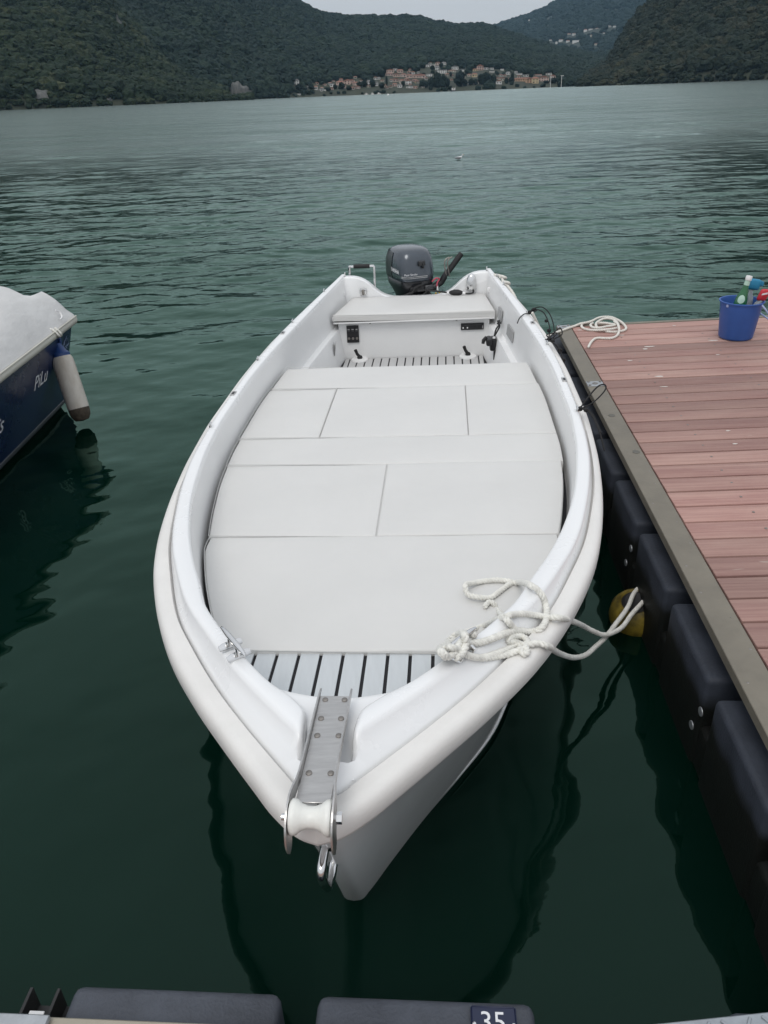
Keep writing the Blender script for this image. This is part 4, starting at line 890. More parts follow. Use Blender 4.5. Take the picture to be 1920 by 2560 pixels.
# ------------------------------------------------------------------ cushions, each lies loose on the platform
def cushion(s0, s1, tl, trr, z, th, label, r=.008, group='cushions in the boat', puff=.004, seed=0, bow=None):
    """plan bounded by s0..s1 and tl(s)..tr(s); rounded rim, slightly crowned top"""
    ns, ntt = 26, 30
    def dist(n, L):
        k = [0, .0006, .0015, .003, .005, r]; a = [x for x in k]; m = n - 2 * len(k)
        mid = [r + (L - 2 * r) * (i + 1) / (m + 1) for i in range(m)]; return a + mid + [L - x for x in reversed(k)]
    S = dist(ns, s1 - s0); rows = []
    for ds in S:
        s = s0 + ds; a, b = tl(s), trr(s); row = []
        for dt in dist(ntt, b - a):
            e = [min(ds, s1 - s0 - ds), min(dt, b - a - dt)]; dz = 0
            for q in e:
                if q < r: dz += r - math.sqrt(max(0, r * r - (r - q) ** 2))
            t = a + dt; u = (dt / (b - a)) * 2 - 1; v = (ds / (s1 - s0)) * 2 - 1
            zz = z - min(dz, r * 1.1) + puff * (1 - u ** 4) * (1 - v ** 4) + .0035 * pnoise(Vector((s * 3, t * 3, seed))) * (1 - abs(u) ** 6) + .0016 * pnoise(Vector((s * 9, t * 9, seed + 4)))
            row.append(BW(s, t, zz))
        rows.append(row)
    mb = MB().grid(rows)
    per = [rows[0][j] for j in range(ntt)] + [rows[i][-1] for i in range(1, ns)] + [rows[-1][j] for j in range(ntt - 2, -1, -1)] + [rows[i][0] for i in range(ns - 2, 0, -1)]
    mb.grid([per, [Vector((p.x, p.y, z - th)) for p in per]], True)
    t = thing('seat_cushion', mb_base(per, z - th), label, 'cushion', group)
    mb.build('cover', vinyl, t, angle=80)
    pp = [Vector((p.x, p.y, z - r * .8)) for p in per]; cen = sum(pp, Vector()) / len(pp)
    MB().tube([p + (p - cen).normalized() * .0008 for p in pp] + [pp[0]], .0016, 5, False).build('piping', vinyl_s, t)
    return t
def mb_base(per, z):
    c = sum((Vector(p) for p in per), Vector()) / len(per); return Vector((c.x, c.y, z))
def edge(d): return (lambda s: -(gif(s) - d)), (lambda s: gif(s) - d)
K_ = lambda c: (lambda s: c)
e1, e2 = edge(.040), edge(.034)
cushion(3.5725, 4.00, e1[0], e1[1], .500, .098, 'long narrow grey cushion at the aft end of the sun pad', seed=1)
cushion(2.7725, 3.570, e2[0], K_(-.4215), .499, .098, 'grey cushion left of the square middle one, in the row of three', seed=2)
cushion(2.7725, 3.570, K_(-.419), K_(.3985), .501, .098, 'square grey cushion in the centre of the row of three', seed=3)
cushion(2.7725, 3.570, K_(.401), e2[1], .500, .098, 'grey cushion right of the square middle one, in the row of three', seed=4)
e3 = edge(.042)
cushion(2.4208, 2.770, e3[0], e2[1], .500, .098, 'full-width grey cushion strip between the row of three and the pair', seed=5)
e4 = edge(.044)
cushion(1.7025, 2.420, e4[0], K_(-.020), .499, .098, 'left cushion of the grey pair amidships', seed=6)
cushion(1.7025, 2.420, K_(-.016), e4[1], .502, .098, 'right cushion of the grey pair amidships', seed=7)
e5 = edge(.03)
cushion(.935, 1.700, lambda s: -(gif(s) - .030 - .02 * sstep(1.6, 1.698, s)), lambda s: gif(s) - .030 - .02 * sstep(1.6, 1.698, s), .500, .06, 'large tapering grey cushion in the bow behind the slatted deck', seed=8)
cushion(5.415, 6.045, lambda s: -.690 + .11 * (s - 5.42) / .63, lambda s: .690 - .06 * (s - 5.42) / .63, .503, .062, 'thick grey seat cushion on the stern bench in front of the outboard', r=.014, seed=9, puff=.006)
# ------------------------------------------------------------------ outboard motor on the transom, turned a little to port
MC = BW(6.42, -.055, .45); MA = R(24)
mf = Vector((AX.x, AX.y, 0)) * -1
mfw = Matrix.Rotation(MA, 4, 'Z') @ mf; mrt = Vector((0, 0, 1)).cross(mfw)
def MW(x, y, z): return MC + mrt * x + mfw * y + Vector((0, 0, z))                     # x to picture right, y to the front, z up
motor = thing('outboard_motor', MW(0, 0, -.1), 'dark grey outboard motor with a raised tiller, clamped on the transom', 'motor')
def ring(w, d0, d1, z, n=36, pw=2.7):
    """rounded plan outline: half width w, from y=-d1 (back) to y=d0 (front)"""
    o = []
    for k in range(n):
        a = 2 * math.pi * k / n; c, s = math.cos(a), math.sin(a)
        x = abs(c) ** (2 / pw) * (1 if c > 0 else -1) * w; y = abs(s) ** (2 / pw) * (1 if s > 0 else -1)
        o.append(MW(x * (1 - .10 * max(0, y)), y * (d0 if y > 0 else d1), z))
    return o
def sec(zs): return [ring(w, a, b, z + 0, pw=pw) for w, a, b, z, pw in zs]
mb = MB(); rr = sec([(.182, .23, .25, .145, 4.2), (.187, .235, .255, .150, 4.2), (.191, .230, .262, .20, 4.2), (.190, .218, .268, .27, 4.0), (.182, .200, .264, .335, 3.8), (.168, .176, .25, .382, 3.4), (.145, .145, .22, .408, 3.0), (.105, .10, .165, .422, 2.5), (.03, .03, .06, .428, 2)])
mb.grid(rr, True); mb.add(rr[-1], [tuple(range(36))]); cw = mb.build('cowl', cowl, motor, angle=60)
mb = MB(); rr = sec([(.12, .15, .17, -.06, 2.6), (.150, .20, .22, .02, 2.8), (.178, .232, .252, .085, 4.0), (.184, .236, .256, .142, 4.2), (.178, .226, .248, .147, 4.2)])
mb.grid(rr, True); mb.add(rr[0], [tuple(range(36))]); mb.build('lower_cowl', cowl_d, motor, angle=60)
# cowl details: latch window, side stripe, back panel
MB().box((.020, .2265, .305), (.072, .03, .048), .012, fx=MW, seg=2).build('latch_recess', cowl_d, cw)
MB().box((.028, .238, .285), (.018, .02, .05), .006, fx=MW, seg=2).build('latch', blackp, cw)
mb = MB(); rr = sec([(.1925, .2335, .2645, .188, 4.2), (.1926, .2332, .2648, .192, 4.2)]); mb.grid([r_[8:28] for r_ in rr]); mb.build('silver_line', chrome, cw)
mb = MB(); rr = sec([(.1922, .2345, .2635, .176, 4.2), (.1923, .2342, .2638, .179, 4.2)]); mb.grid([r_[8:28] for r_ in rr]); mb.build('silver_line', chrome, cw)
mb = MB(); rr = sec([(.190, .237, .264, .152, 4.2), (.195, .2375, .268, .20, 4.2), (.195, .226, .274, .27, 4.0), (.187, .206, .270, .335, 3.8), (.172, .180, .256, .384, 3.4)])
mb.grid([r_[18:28] for r_ in rr]); mb.build('rear_cowl_panel', cowl_d, cw, angle=60)
text_mesh('Four Stroke', .026, lambda x, y, z: MW(-.09 + x, .2345 - abs(-.09 + x) ** 4 * 12 + z, .212 + y), 'model_lettering', whitelet, cw)
text_mesh('YAMAHA', .050, lambda x, y, z: MW(-.1955 - z, .09 + x, .235 + y), 'brand_lettering', whitelet, cw)
# underworks: tray, hose, clamp bracket, leg
MB().box((.0, .21, .075), (.20, .07, .055), .014, fx=MW, seg=2).build('control_tray', blackp, motor)
MB().box((.085, .245, .083), (.085, .03, .045), .008, fx=MW).build('battery_cover', darkgrey, motor)
MB().tube(spl([MW(.02, .25, .115), MW(-.06, .262, .10), MW(-.085, .258, .06), MW(-.13, .24, .04), MW(-.17, .18, .01), MW(-.165, .12, -.02)], 8), .012, 8).build('intake_hose', rubber, motor)
MB().tube(spl([MW(.06, .25, .05), MW(.02, .27, .03), MW(-.05, .27, .0), MW(-.10, .25, -.03)], 8), .010, 8).build('wiring_loom', rubber, motor)
for x in (-.09, .09): MB().box((x, .17, -.03), (.035, .14, .17), .012, fx=MW).build('clamp_bracket', blackp, motor)
MB().box((0, .20, -.005), (.26, .05, .05), .012, fx=MW).build('swivel_head', darkgrey, motor)
for x in (-.11, -.04, .03, .10): MB().tube([MW(x, .235, -.005), MW(x + .035, .24, .0)], .014, 8).build('clamp_fitting', dull, motor)
MB().box((0, .0, -.45), (.10, .20, .85), .03, fx=MW, seg=2).build('drive_leg', cowl_d, motor)
# tiller raised to the right
tl = MB().tube([MW(.06, .20, .06), MW(.15, .215, .075), MW(.215, .225, .115), MW(.255, .23, .165)], [.030, .033, .033, .028], 10, flat=.9).build('tiller_arm', blackp, motor)
MB().box((0, 0, 0), (.04, .05, .12), .010, fx=lambda a, b, c: MW(.245 + a * .8 + c * .6, .232 + b, .165 + c * .8 - a * .6), seg=2).build('tiller_bracket', blackp, tl)
MB().tube([MW(.27, .232, .185), MW(.30, .232, .22), MW(.385, .232, .318), MW(.42, .232, .355)], [.022, .027, .028, .025], 12).build('tiller_grip', rubber, tl)
for d_ in (0, .03): MB().tube(spl([MW(.262 + d_, .25, .165), MW(.243 + d_, .256, .24), MW(.236 + d_, .258, .29), MW(.25 + d_, .258, .325), MW(.285 + d_, .258, .338)], 6), .0065, 8).build('shift_lever', dull, tl)
MB().tube(spl([MW(.12, .235, .13), MW(.15, .25, .16), MW(.19, .24, .15), MW(.165, .255, .12), MW(.16, .255, .085)], 6), .007, 6).build('kill_cord', pinkt, motor)
MB().tube([MW(.165, .255, .09), MW(.167, .258, .04)], .008, 6).build('safety_clip', whitep, motor)
mb = MB(); mb.tube(spl([MW(.15, .255, .03), MW(.148, .258, -.03), MW(.168, .26, -.062), MW(.188, .258, -.03), MW(.185, .255, .03)], 6), .008, 6); mb.build('yellow_lanyard', ytag, motor)
# fuel line with primer bulb, lying on the stern cushion
fl = thing('fuel_line', BW(6.0, .38, .51), 'black fuel hose with an oval primer bulb lying on the stern cushion', 'fuel hose')
zc = .516
MB().tube(spl([BW(6.10, .02, .53), BW(6.09, .10, .535), BW(6.06, .20, .53), BW(6.02, .27, .527), BW(6.0, .30, .525)], 8), .008, 8).build('hose', rubber, fl)
MB().tube([BW(6.0, .29, .525), BW(5.995, .315, .525)], .011, 10).build('hose_clip', whitep, fl)
MB().tube([BW(5.995, .31, .53), BW(5.99, .325, .53), BW(5.985, .355, .53), BW(5.975, .39, .53), BW(5.968, .415, .53), BW(5.965, .43, .53)], [.010, .019, .027, .027, .019, .010], 14).build('primer_bulb', rubber, fl)
MB().tube([BW(5.965, .43, .525), BW(5.962, .455, .524)], .012, 10).build('hose_clip', whitep, fl)
MB().tube(spl([BW(5.962, .45, .521), BW(5.965, .50, .52), BW(5.99, .525, .524), BW(6.025, .528, .54), BW(6.045, .527, .57)], 8), .008, 8).build('hose', rubber, fl)

# ------------------------------------------------------------------ the wooden pontoon on the right
DA = R(4.4); DD = Vector((math.sin(DA), math.cos(DA), 0)); DN = Vector((math.cos(DA), -math.sin(DA), 0)); D0 = Vector((1.073, 1.657, 0))
TILT = math.tan(R(1.5)); DEND = 4.30
def DW(x, y, z): return D0 + DN * x + DD * y + Vector((0, 0, .5 + z + x * TILT))        # x from the strip's outer edge, y along the dock
dock = thing('wooden_pontoon', DW(1.0, 2, -.5), 'floating pontoon of reddish planks with a metal edge strip, right of the boat', 'pontoon')
SK = math.tan(R(1.2)); PW, PG = .140, .011
pm = MB().box((0, 0, 0), (1.95, PW - PG, .030), .003, seg=2)
base = pm.build('plank', wood, dock, origin=(0, 0, 0))
rotp = Matrix(((DN.x, DD.x, 0), (DN.y, DD.y, 0), (0, 0, 1)))
ex = (DN + DD * SK + Vector((0, 0, TILT))).normalized(); ez = Vector((0, 0, 1)); ey = ez.cross(ex).normalized(); ez = ex.cross(ey)
PR = Matrix((ex, ey, ez)).transposed().to_euler()
for i in range(44):
    o = base if i == 0 else bpy.data.objects.new('plank', base.data)
    if i: col.objects.link(o); o.parent = dock
    q = DW(.112 + .975, DEND - .045 - PW * (i + .5) + .975 * SK, -.015 + random.uniform(-.0012, .0012))
    o.location = q - WLOC[dock]; o.rotation_euler = PR; WLOC[o] = q; o.scale = (1, random.uniform(.985, 1.0), 1)
MB().box((.0525, (DEND - 3.0) / 2, -.018), (.105, DEND + 3.0, .040), .003, fx=DW).build('edge_strip', stripm, dock)
MB().box((.105 + .98, DEND - .018, -.020), (1.96, .040, .046), .003, fx=lambda a, b, c: DW(a, b + (a - .1) * SK, c)).build('end_strip', stripm, dock)
MB().box((1.08, DEND / 2 - 1.5, -.070), (1.9, DEND + 2.9, .045), fx=DW).build('deck_frame', bracket, dock, smooth=False)
def cplate(y):
    pl = MB().box((.053, y, .004), (.100, .088, .005), .0015, fx=DW).build('corner_plate', galv, dock)
    for a in (-.036, .036):
        for b in (-.03, .03): MB().lathe([(.0085, 0), (.008, .004), (.003, .006), (.0005, .006)], c=DW(.053 + a, y + b, .0065), seg=10).build('bolt', dull, pl)
    MB().lathe([(.018, 0), (.018, .0015), (.012, .0015), (.012, .0006), (.0005, .0006)], c=DW(.053, y, .0065), seg=16).build('boss', dull, pl)
cplate(2.93); cplate(DEND - .05)
for y, x in ((2.40, .05), (1.90, .072)):
    pts = [(math.cos(a) * (.017 + .006 * pnoise(Vector((a, y, 0)) * 3)), math.sin(a) * (.022 + .009 * pnoise(Vector((a, y, 5)) * 3))) for a in [2 * math.pi * k / 20 for k in range(20)]]
    MB().prism(pts, lambda a, b, h: DW(x + a, y + b, .002 + h), 0, .0016).build('stain', stain, dock)
for k in range(40):
    MB().lathe([(.0035 + .002 * random.random(), 0), (.003, .0012), (.0004, .0014)], c=DW(random.choice((.02, .085)) + random.uniform(-.006, .006), DEND - .4 - k * .17 + random.uniform(-.02, .02), .0021), seg=8).build('strip_screw', dull, dock)
for i in range(2, 34):
    y = DEND - .045 - PW * (i + .5); x = .30 + .0
    for xx in (.42, 1.0, 1.6): MB().lathe([(.0062, 0), (.006, .0008), (.0004, .0009)], c=DW(xx + random.uniform(-.004, .004), y + xx * SK + random.uniform(-.01, .01), .0008), seg=8).build('deck_screw', dull, dock)
# droppings and worn pale marks on the boards
for x, y, a, b in ((.42, 3.96, .05, .009), (.16, 4.15, .03, .008), (.56, 3.65, .06, .01), (1.02, 3.72, .05, .012), (1.2, 3.70, .018, .009), (.86, 4.14, .02, .008), (.52, 3.60, .03, .012), (.36, 3.36, .03, .008), (.47, 3.02, .045, .011), (1.3, 2.99, .05, .008), (.63, 1.55, .03, .008), (.60, 2.12, .02, .006), (.58, 1.95, .02, .007), (.40, 4.02, .03, .006), (.95, 3.40, .02, .006), (.45, 2.83, .04, .006)):
    pts = [(math.cos(t_) * a * (.6 + .5 * pnoise(Vector((math.cos(t_) * 2, math.sin(t_) * 2, x * 9)))), math.sin(t_) * b * (.8 + .5 * pnoise(Vector((t_ * 2, y, 1))))) for t_ in [2 * math.pi * k / 22 for k in range(22)]]
    MB().prism(pts, lambda p_, q_, h: DW(x + p_, y + q_ + x * SK, .0012 + h), 0, .0012).build('bird_dropping', drop, dock)
# floats under the edge
def float_mesh(w_, l_, h_):
    bm = bmesh.new(); bmesh.ops.create_cube(bm, size=1); bmesh.ops.scale(bm, vec=(w_, l_, h_), verts=bm.verts)
    bmesh.ops.bevel(bm, geom=list(bm.edges), offset=.022, segments=3, affect='EDGES', profile=.5)
    me = bpy.data.meshes.new('float'); bm.to_mesh(me); bm.free()
    for f in me.polygons: f.use_smooth = True
    return me
fm = float_mesh(.50, .452, .46); fm.materials.append(float_shaded)
lm = float_mesh(.50, .14, .20); lm.materials.append(float_shaded)  # links take the painted gap shade almost all over
fy = [-.95, -.415, .12, .655, 1.19, 1.72, 2.255, 2.79, 3.33, 3.87]
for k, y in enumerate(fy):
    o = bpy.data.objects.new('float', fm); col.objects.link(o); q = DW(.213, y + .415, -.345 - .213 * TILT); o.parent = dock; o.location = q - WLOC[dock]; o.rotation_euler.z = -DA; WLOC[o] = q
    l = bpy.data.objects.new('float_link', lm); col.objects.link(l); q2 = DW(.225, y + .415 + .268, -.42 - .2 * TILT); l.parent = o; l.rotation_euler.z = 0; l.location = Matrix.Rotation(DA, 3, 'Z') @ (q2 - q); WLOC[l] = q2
    for zz in ((-.055), (-.165)):
        if k in (2, 4): MB().lathe([(.017, 0), (.0165, -.003), (.001, -.004)], c=DW(-.039, y + .415 - .235 + .05 * (zz < -.1), -.19 + zz), axis='x', seg=14).build('bolt_cap', galv, o if False else dock)
# ------------------------------------------------------------------ white line coiled on the dock
mb = MB(); zt = .516
def DR(px, py, dz=0.0):
    p = at(px, py, .5 + dz); x = (p - D0).dot(DN); return at(px, py, .5 + x * TILT + .009 + dz)
c8 = lambda x, y, dz=0: DR(1360 + x / 5.925, 770 + y / 5.925, dz)
zz = [(0, 440, 0), (120, 385, .0), (250, 340, .0), (390, 290, .0), (470, 262, .0), (540, 232, .012), (640, 215, .015), (730, 185, .018), (800, 150, .02), (900, 132, .02), (1000, 138, .02), (1090, 175, .018), (1165, 225, .012), (1215, 290, .0), (1190, 330, 0), (1080, 352, 0), (960, 352, .0), (860, 330, .0), (790, 290, .012), (770, 240, .02), (810, 195, .024), (900, 158, .026), (990, 160, .026), (1060, 190, .026), (1100, 250, .024), (1095, 290, .018), (1000, 312, .012), (880, 325, .012), (740, 330, 0), (620, 315, 0), (560, 280, 0), (570, 245, .0), (640, 225, .0), (720, 225, .0), (690, 250, .012), (720, 285, .014), (820, 295, .016), (930, 275, .018), (1030, 262, .02), (1070, 250, .02), (1000, 238, .018), (900, 222, .016), (800, 222, .014)]
rope(mb, [c8(*q) for q in zz], .0098, step=.008, pitch=.05)
zz2 = [(1040, 195, .03), (1090, 235, .036), (1112, 300, .034), (1105, 370, .008), (1070, 420, 0), (1000, 448, 0), (900, 450, 0), (810, 445, 0), (750, 460, 0), (700, 505, 0), (668, 560, 0), (660, 580, 0)]
rope(mb, [c8(*q) for q in zz2], .0098, step=.008, pitch=.05)
p_end = c8(0, 440); rope(mb, [BW(4.52, .90, TOPZ(4.52) + .02), (BW(4.52, .90, TOPZ(4.52)) + p_end) / 2 + Vector((0, 0, .01)), p_end], .0098, step=.008, pitch=.05)
tag(mb.build('mooring_rope', ropem, angle=80), 'white rope coiled on the planks at the far corner of the pontoon', 'rope')

# ------------------------------------------------------------------ bucket with bottles
bc = at(1840, 851, .5); xb = (bc - D0).dot(DN); BZ = .5 + xb * TILT + .003; bc = at(1840, 851, BZ); bc = Vector((bc.x + .03, bc.y + .085, BZ))
lean = Matrix.Rotation(R(1.5), 4, 'Y')
bk = thing('bucket', bc, 'blue plastic bucket full of bottles standing on the wooden pontoon', 'bucket')
RB, RT, HB = .113, .143, .262
MB().lathe([(.001, .004), (RB - .006, .0), (RB, .008), (RB + .002, .012), (RT - .004, HB - .016), (RT - .003, HB - .012), (RT + .005, HB - .010), (RT + .006, HB - .002), (RT + .001, HB), (RT - .004, HB - .002), (RT - .008, HB - .015), (RB - .004, .02), (RB - .02, .012), (.001, .011)], c=bc, seg=44).build('pail', blue, bk, angle=50)
ha = [(.085, -.125, HB - .012), (.115, -.132, HB - .045), (.150, -.125, HB - .085), (.176, -.108, HB - .118), (.188, -.085, HB - .132), (.19, -.03, HB - .13), (.18, .03, HB - .12), (.14, .09, HB - .09), (.07, .14, HB - .04)]
MB().tube(spl([bc + Vector(q) for q in ha], 6), .0058, 8).build('handle', bluelite, bk)
MB().tube([bc + Vector((.176, -.11, HB - .118)), bc + Vector((.192, -.085, HB - .136))], .0085, 8).build('handle_grip', M('worn_grip', (.45, .38, .30), .6, var=.1), bk)
MB().box(tuple(bc + Vector((-.105, -.062, HB - .022))), (.05, .016, .022), .004).build('handle_lug', bluelite, bk)
def bottle(loc, leanx, leany, prof, name, mat, label, cat, extra):
    M4 = Matrix.Rotation(leany, 4, 'Y') @ Matrix.Rotation(leanx, 4, 'X')
    t = thing(name, loc, label, cat); MB().lathe(prof, c=loc, M4=M4, seg=26).build('body', mat, t, angle=60)
    for nm, pr, mt in extra: MB().lathe(pr, c=loc, M4=M4, seg=22).build(nm, mt, t, angle=50)
    return t, M4
b1 = bc + Vector((-.055, -.02, .03))
t1, m1 = bottle(b1, R(-3), R(11), [(.001, 0), (.040, .002), (.0425, .02), (.0425, .215), (.040, .245), (.030, .285), (.0195, .325), (.0155, .345), (.0150, .360), (.001, .361)], 'green_bottle', green, 'green glass bottle with a white cap in the blue bucket', 'bottle',
    [('neck_foil', [(.0165, .338), (.0190, .3385), (.0170, .372), (.0165, .372)], mint), ('cap', [(.001, .372), (.0205, .372), (.0215, .376), (.0215, .396), (.019, .402), (.001, .404)], whitep)])
mb = MB(); rows = []
for j in range(9):
    v = j / 8 * 2 - 1; h = math.sqrt(max(0.0, 1 - v * v)); z = .245 + v * .030; r_ = np.interp(z, [.215, .245, .285], [.0425, .040, .030]) + .0008
    rows.append([b1 + m1 @ Vector((math.cos(a) * r_, math.sin(a) * r_, z)) for a in [R(-118) + h * R(34) * (k / 6 * 2 - 1) for k in range(7)]])
mb.grid(rows).build('oval_label', mint, t1)
b2 = bc + Vector((.040, .045, .03))
t2, m2 = bottle(b2, R(-4), R(9), [(.001, 0), (.032, .002), (.034, .02), (.034, .20), (.028, .235), (.014, .262), (.013, .285), (.001, .286)], 'spray_bottle', clearp, 'clear spray bottle with a blue trigger head at the back of the bucket', 'bottle', [])
def S2(v): return b2 + m2 @ Vector(v)
MB().box((0, 0, 0), (.085, .032, .075), .016, fx=lambda a, b, c: S2((a + .004, b - .006, .325 + c)), seg=2).build('trigger_head', cyan, t2, angle=70)
MB().box((0, 0, 0), (.04, .022, .035), .008, fx=lambda a, b, c: S2((a + .048, b - .006, .338 + c - a * .25)), seg=2).build('nozzle', cyan, t2)
b3 = bc + Vector((.028, -.040, .03))
t3, m3 = bottle(b3, R(4), R(17), [(.001, 0), (.031, .002), (.033, .02), (.033, .185), (.026, .225), (.014, .25), (.013, .262), (.001, .263)], 'detergent_bottle', clearp, 'small clear bottle with a red spray head at the front of the bucket', 'bottle', [])
def S3(v): return b3 + m3 @ Vector(v)
MB().box((0, 0, 0), (.062, .036, .082), .015, fx=lambda a, b, c: S3((a, b, .288 + c + a * .2)), seg=2).build('spray_head', red, t3, angle=70)
MB().box((0, 0, 0), (.036, .002, .012), fx=lambda a, b, c: S3((a - .004, b - .0190, .300 + c + a * .5))).build('white_mark', whitelet, t3, smooth=False)
MB().box((0, 0, 0), (.03, .026, .03), .008, fx=lambda a, b, c: S3((a + .03, b, .318 + c))).build('nozzle', red, t3)

# ------------------------------------------------------------------ mooring line on the bow cleat, tied to the yellow buoy
tz_ = lambda s: TOPZ(s) + .012
from mathutils.bvhtree import BVHTree
bvs = []
for o in list(col.objects):
    if o.type == 'MESH' and (o.parent is boat and o.name.split('.')[0] in ('gunwale', 'rub_rail', 'inner_liner', 'hull', 'deck_slat') or o.name.split('.')[0] == 'cover'):
        bvs.append(BVHTree.FromPolygons([v.co + WLOC[o] for v in o.data.vertices], [tuple(p.vertices) for p in o.data.polygons]))
def zoomr(x, y, z, lift=0.0):
    """a rope point: it lies on whatever part of the boat carries it, or hangs at height z"""
    px, py = 1040 + x / 2.592, 1400 + y / 2.592
    if z < .5: return at(px, py, z)
    d = sight(px, py).normalized(); o = Vector((0, 0, CAMZ)); best = None
    for b in bvs:
        h = b.ray_cast(o, d)
        if h[0] is not None and (best is None or h[3] < best): best = h[3]
    if best is None: return at(px, py, z)
    return o + d * best - d * .006 + Vector((0, 0, .007 + lift + (.034 if x < 330 else .012 if x < 420 else 0)))
mb = MB(); r0 = .0102
l1 = [(1505, 205, .13), (1480, 260, .14), (1400, 350, .16), (1330, 440, .18), (1230, 485, .22), (1150, 462, .28), (1070, 420, .38), (960, 392, .56), (850, 382, .745), (760, 368, .80), (660, 362, .815), (560, 385, .82), (450, 430, .83), (340, 490, .835), (250, 550, .84), (190, 610, .845), (170, 670, .845), (190, 708, .845), (240, 690, .85), (290, 610, .86), (330, 560, .86)]
rope(mb, [zoomr(*q) for q in l1], r0, pitch=.042)
l2 = [(1455, 170, .14), (1410, 220, .15), (1370, 310, .16), (1290, 420, .18), (1230, 500, .19), (1160, 565, .21), (1100, 615, .25), (1020, 632, .32), (930, 605, .45), (860, 575, .60), (800, 553, .735), (740, 560, .77), (690, 560, .79), (640, 572, .80), (540, 612, .815), (430, 645, .825), (340, 655, .835), (270, 660, .85), (215, 640, .855), (240, 600, .86), (310, 575, .86)]
rope(mb, [zoomr(*q) for q in l2], r0, pitch=.042)
l3 = [(330, 655, .845), (430, 648, .84), (560, 632, .825), (660, 600, .81), (720, 590, .80), (710, 625, .795), (680, 600, .80), (665, 550, .81), (600, 540, .815), (620, 510, .825), (690, 510, .82), (722, 545, .81), (700, 590, .815)]
rope(mb, [zoomr(*q) for q in l3], r0, pitch=.042)
l4 = [(290, 600, .87), (330, 575, .86), (430, 545, .85), (540, 505, .84), (640, 470, .83), (740, 478, .815), (810, 455, .80), (845, 390, .795), (840, 300, .80), (800, 220, .80), (730, 170, .79), (660, 155, .79), (600, 170, .76), (540, 215, .68), (480, 255, .60), (400, 268, .54), (335, 250, .52), (318, 225, .52), (350, 180, .53), (430, 148, .56), (530, 140, .63), (610, 150, .70), (650, 160, .755)]
rope(mb, [zoomr(*q) for q in l4], r0 * 1.05, pitch=.042)
l5 = [(445, 315, .53), (470, 285, .56), (500, 290, .63), (540, 350, .76), (580, 390, .84), (620, 440, .84), (645, 470, .84)]
rope(mb, [zoomr(*q) for q in l5], r0, pitch=.042)
l6 = [(200, 710, .84), (160, 670, .845), (165, 630, .855), (240, 590, .87), (300, 540, .875), (360, 515, .865), (370, 520, .86)]
rope(mb, [zoomr(*q) for q in l6], r0 * 1.15, pitch=.042)
l7 = [(260, 715, .84), (300, 680, .855), (320, 620, .87), (310, 560, .875), (270, 545, .87), (210, 600, .865), (180, 660, .85)]
rope(mb, [zoomr(*q) for q in l7], r0 * 1.1, pitch=.042)
tag(mb.build('mooring_rope', ropeg, angle=80), 'white rope knotted on the bow cleat and running to the yellow buoy', 'rope')
yb = thing('mooring_buoy', (1.125, 2.83, 0), 'yellow buoy with a black centre floating beside the pontoon floats', 'buoy')
M4 = Matrix.Rotation(R(14), 4, 'X') @ Matrix.Rotation(R(-10), 4, 'Y')
MB().lathe([(.03, -.09), (.085, -.08), (.112, -.03), (.115, .01), (.105, .055), (.085, .085), (.068, .098), (.058, .090), (.05, .06)], c=(1.115, 2.80, .04), M4=M4, seg=30).build('float_ring', yellow, yb)
MB().lathe([(.052, .04), (.060, .092), (.045, .105), (.02, .10), (.001, .098)], c=(1.115, 2.80, .04), M4=M4, seg=24).build('black_centre', rubber, yb)
mb = MB().tube(spl([(1.13, 2.80, .13), (1.135, 2.80, .17), (1.155, 2.80, .175), (1.16, 2.80, .14)], 6), .007, 8); mb.build('ring', dull, yb)

# ------------------------------------------------------------------ black lanyards along the starboard gunwale, stern rope, fender
def lany(s, lab, pts, knots, sc_=1.0):
    mb = MB(); c = BW(s, gmid(s, .75), TOPZ(s))
    for pth in pts: mb.tube(spl([c + AX * a + NX * b + Vector((0, 0, z)) for a, b, z in [(a_ * sc_, b_ * sc_, z_ * sc_ if z_ > 0 else z_) for a_, b_, z_ in pth]], 7), .0040, 6)
    for a, b, z, r_ in knots: mb.lathe([(.001, -r_), (r_ * .8, -r_ * .6), (r_, 0), (r_ * .8, r_ * .6), (.001, r_)], c=c + AX * a * sc_ + NX * b * sc_ + Vector((0, 0, z)), seg=8)
    tag(mb.build('fender_lanyard', cordb), lab, 'cord', 'black cords on the boat rail')
lany(2.62, 'black cord loop on the boat rail nearest the bow, holding the white fender', [[(0, 0, .005), (.06, .05, .05), (.13, .11, .085), (.16, .15, .08), (.13, .145, .06), (.05, .08, .03), (0, .01, .012)], [(0, 0, .01), (-.02, .03, .012), (-.06, .06, -.01), (-.14, .085, -.06), (-.22, .10, -.12)], [(0.01, .01, .01), (-.02, .04, .012), (-.06, .066, -.01), (-.14, .09, -.06)]], [(0, .005, .012, .014), (-.02, .03, .012, .012)])
lany(3.85, 'tangled black cord on the boat rail beside the third float', [[(0, 0, .005), (.04, .04, .04), (.10, .09, .06), (.06, .10, .03), (0, .05, .02), (-.05, .03, .01)], [(0, 0, .01), (-.05, .04, .0), (-.12, .07, -.03), (-.2, .085, -.07), (-.26, .09, -.10)], [(.02, -.01, .01), (-.04, .02, .012), (-.1, .06, -.01), (-.19, .08, -.06)], [(0, .03, .01), (.05, .0, .03), (.02, .06, .05), (-.02, .03, .03), (.02, 0, .012)]], [(0, .01, .014, .016), (-.04, .03, .014, .014), (-.12, .068, -.02, .014), (-.2, .084, -.06, .013)])
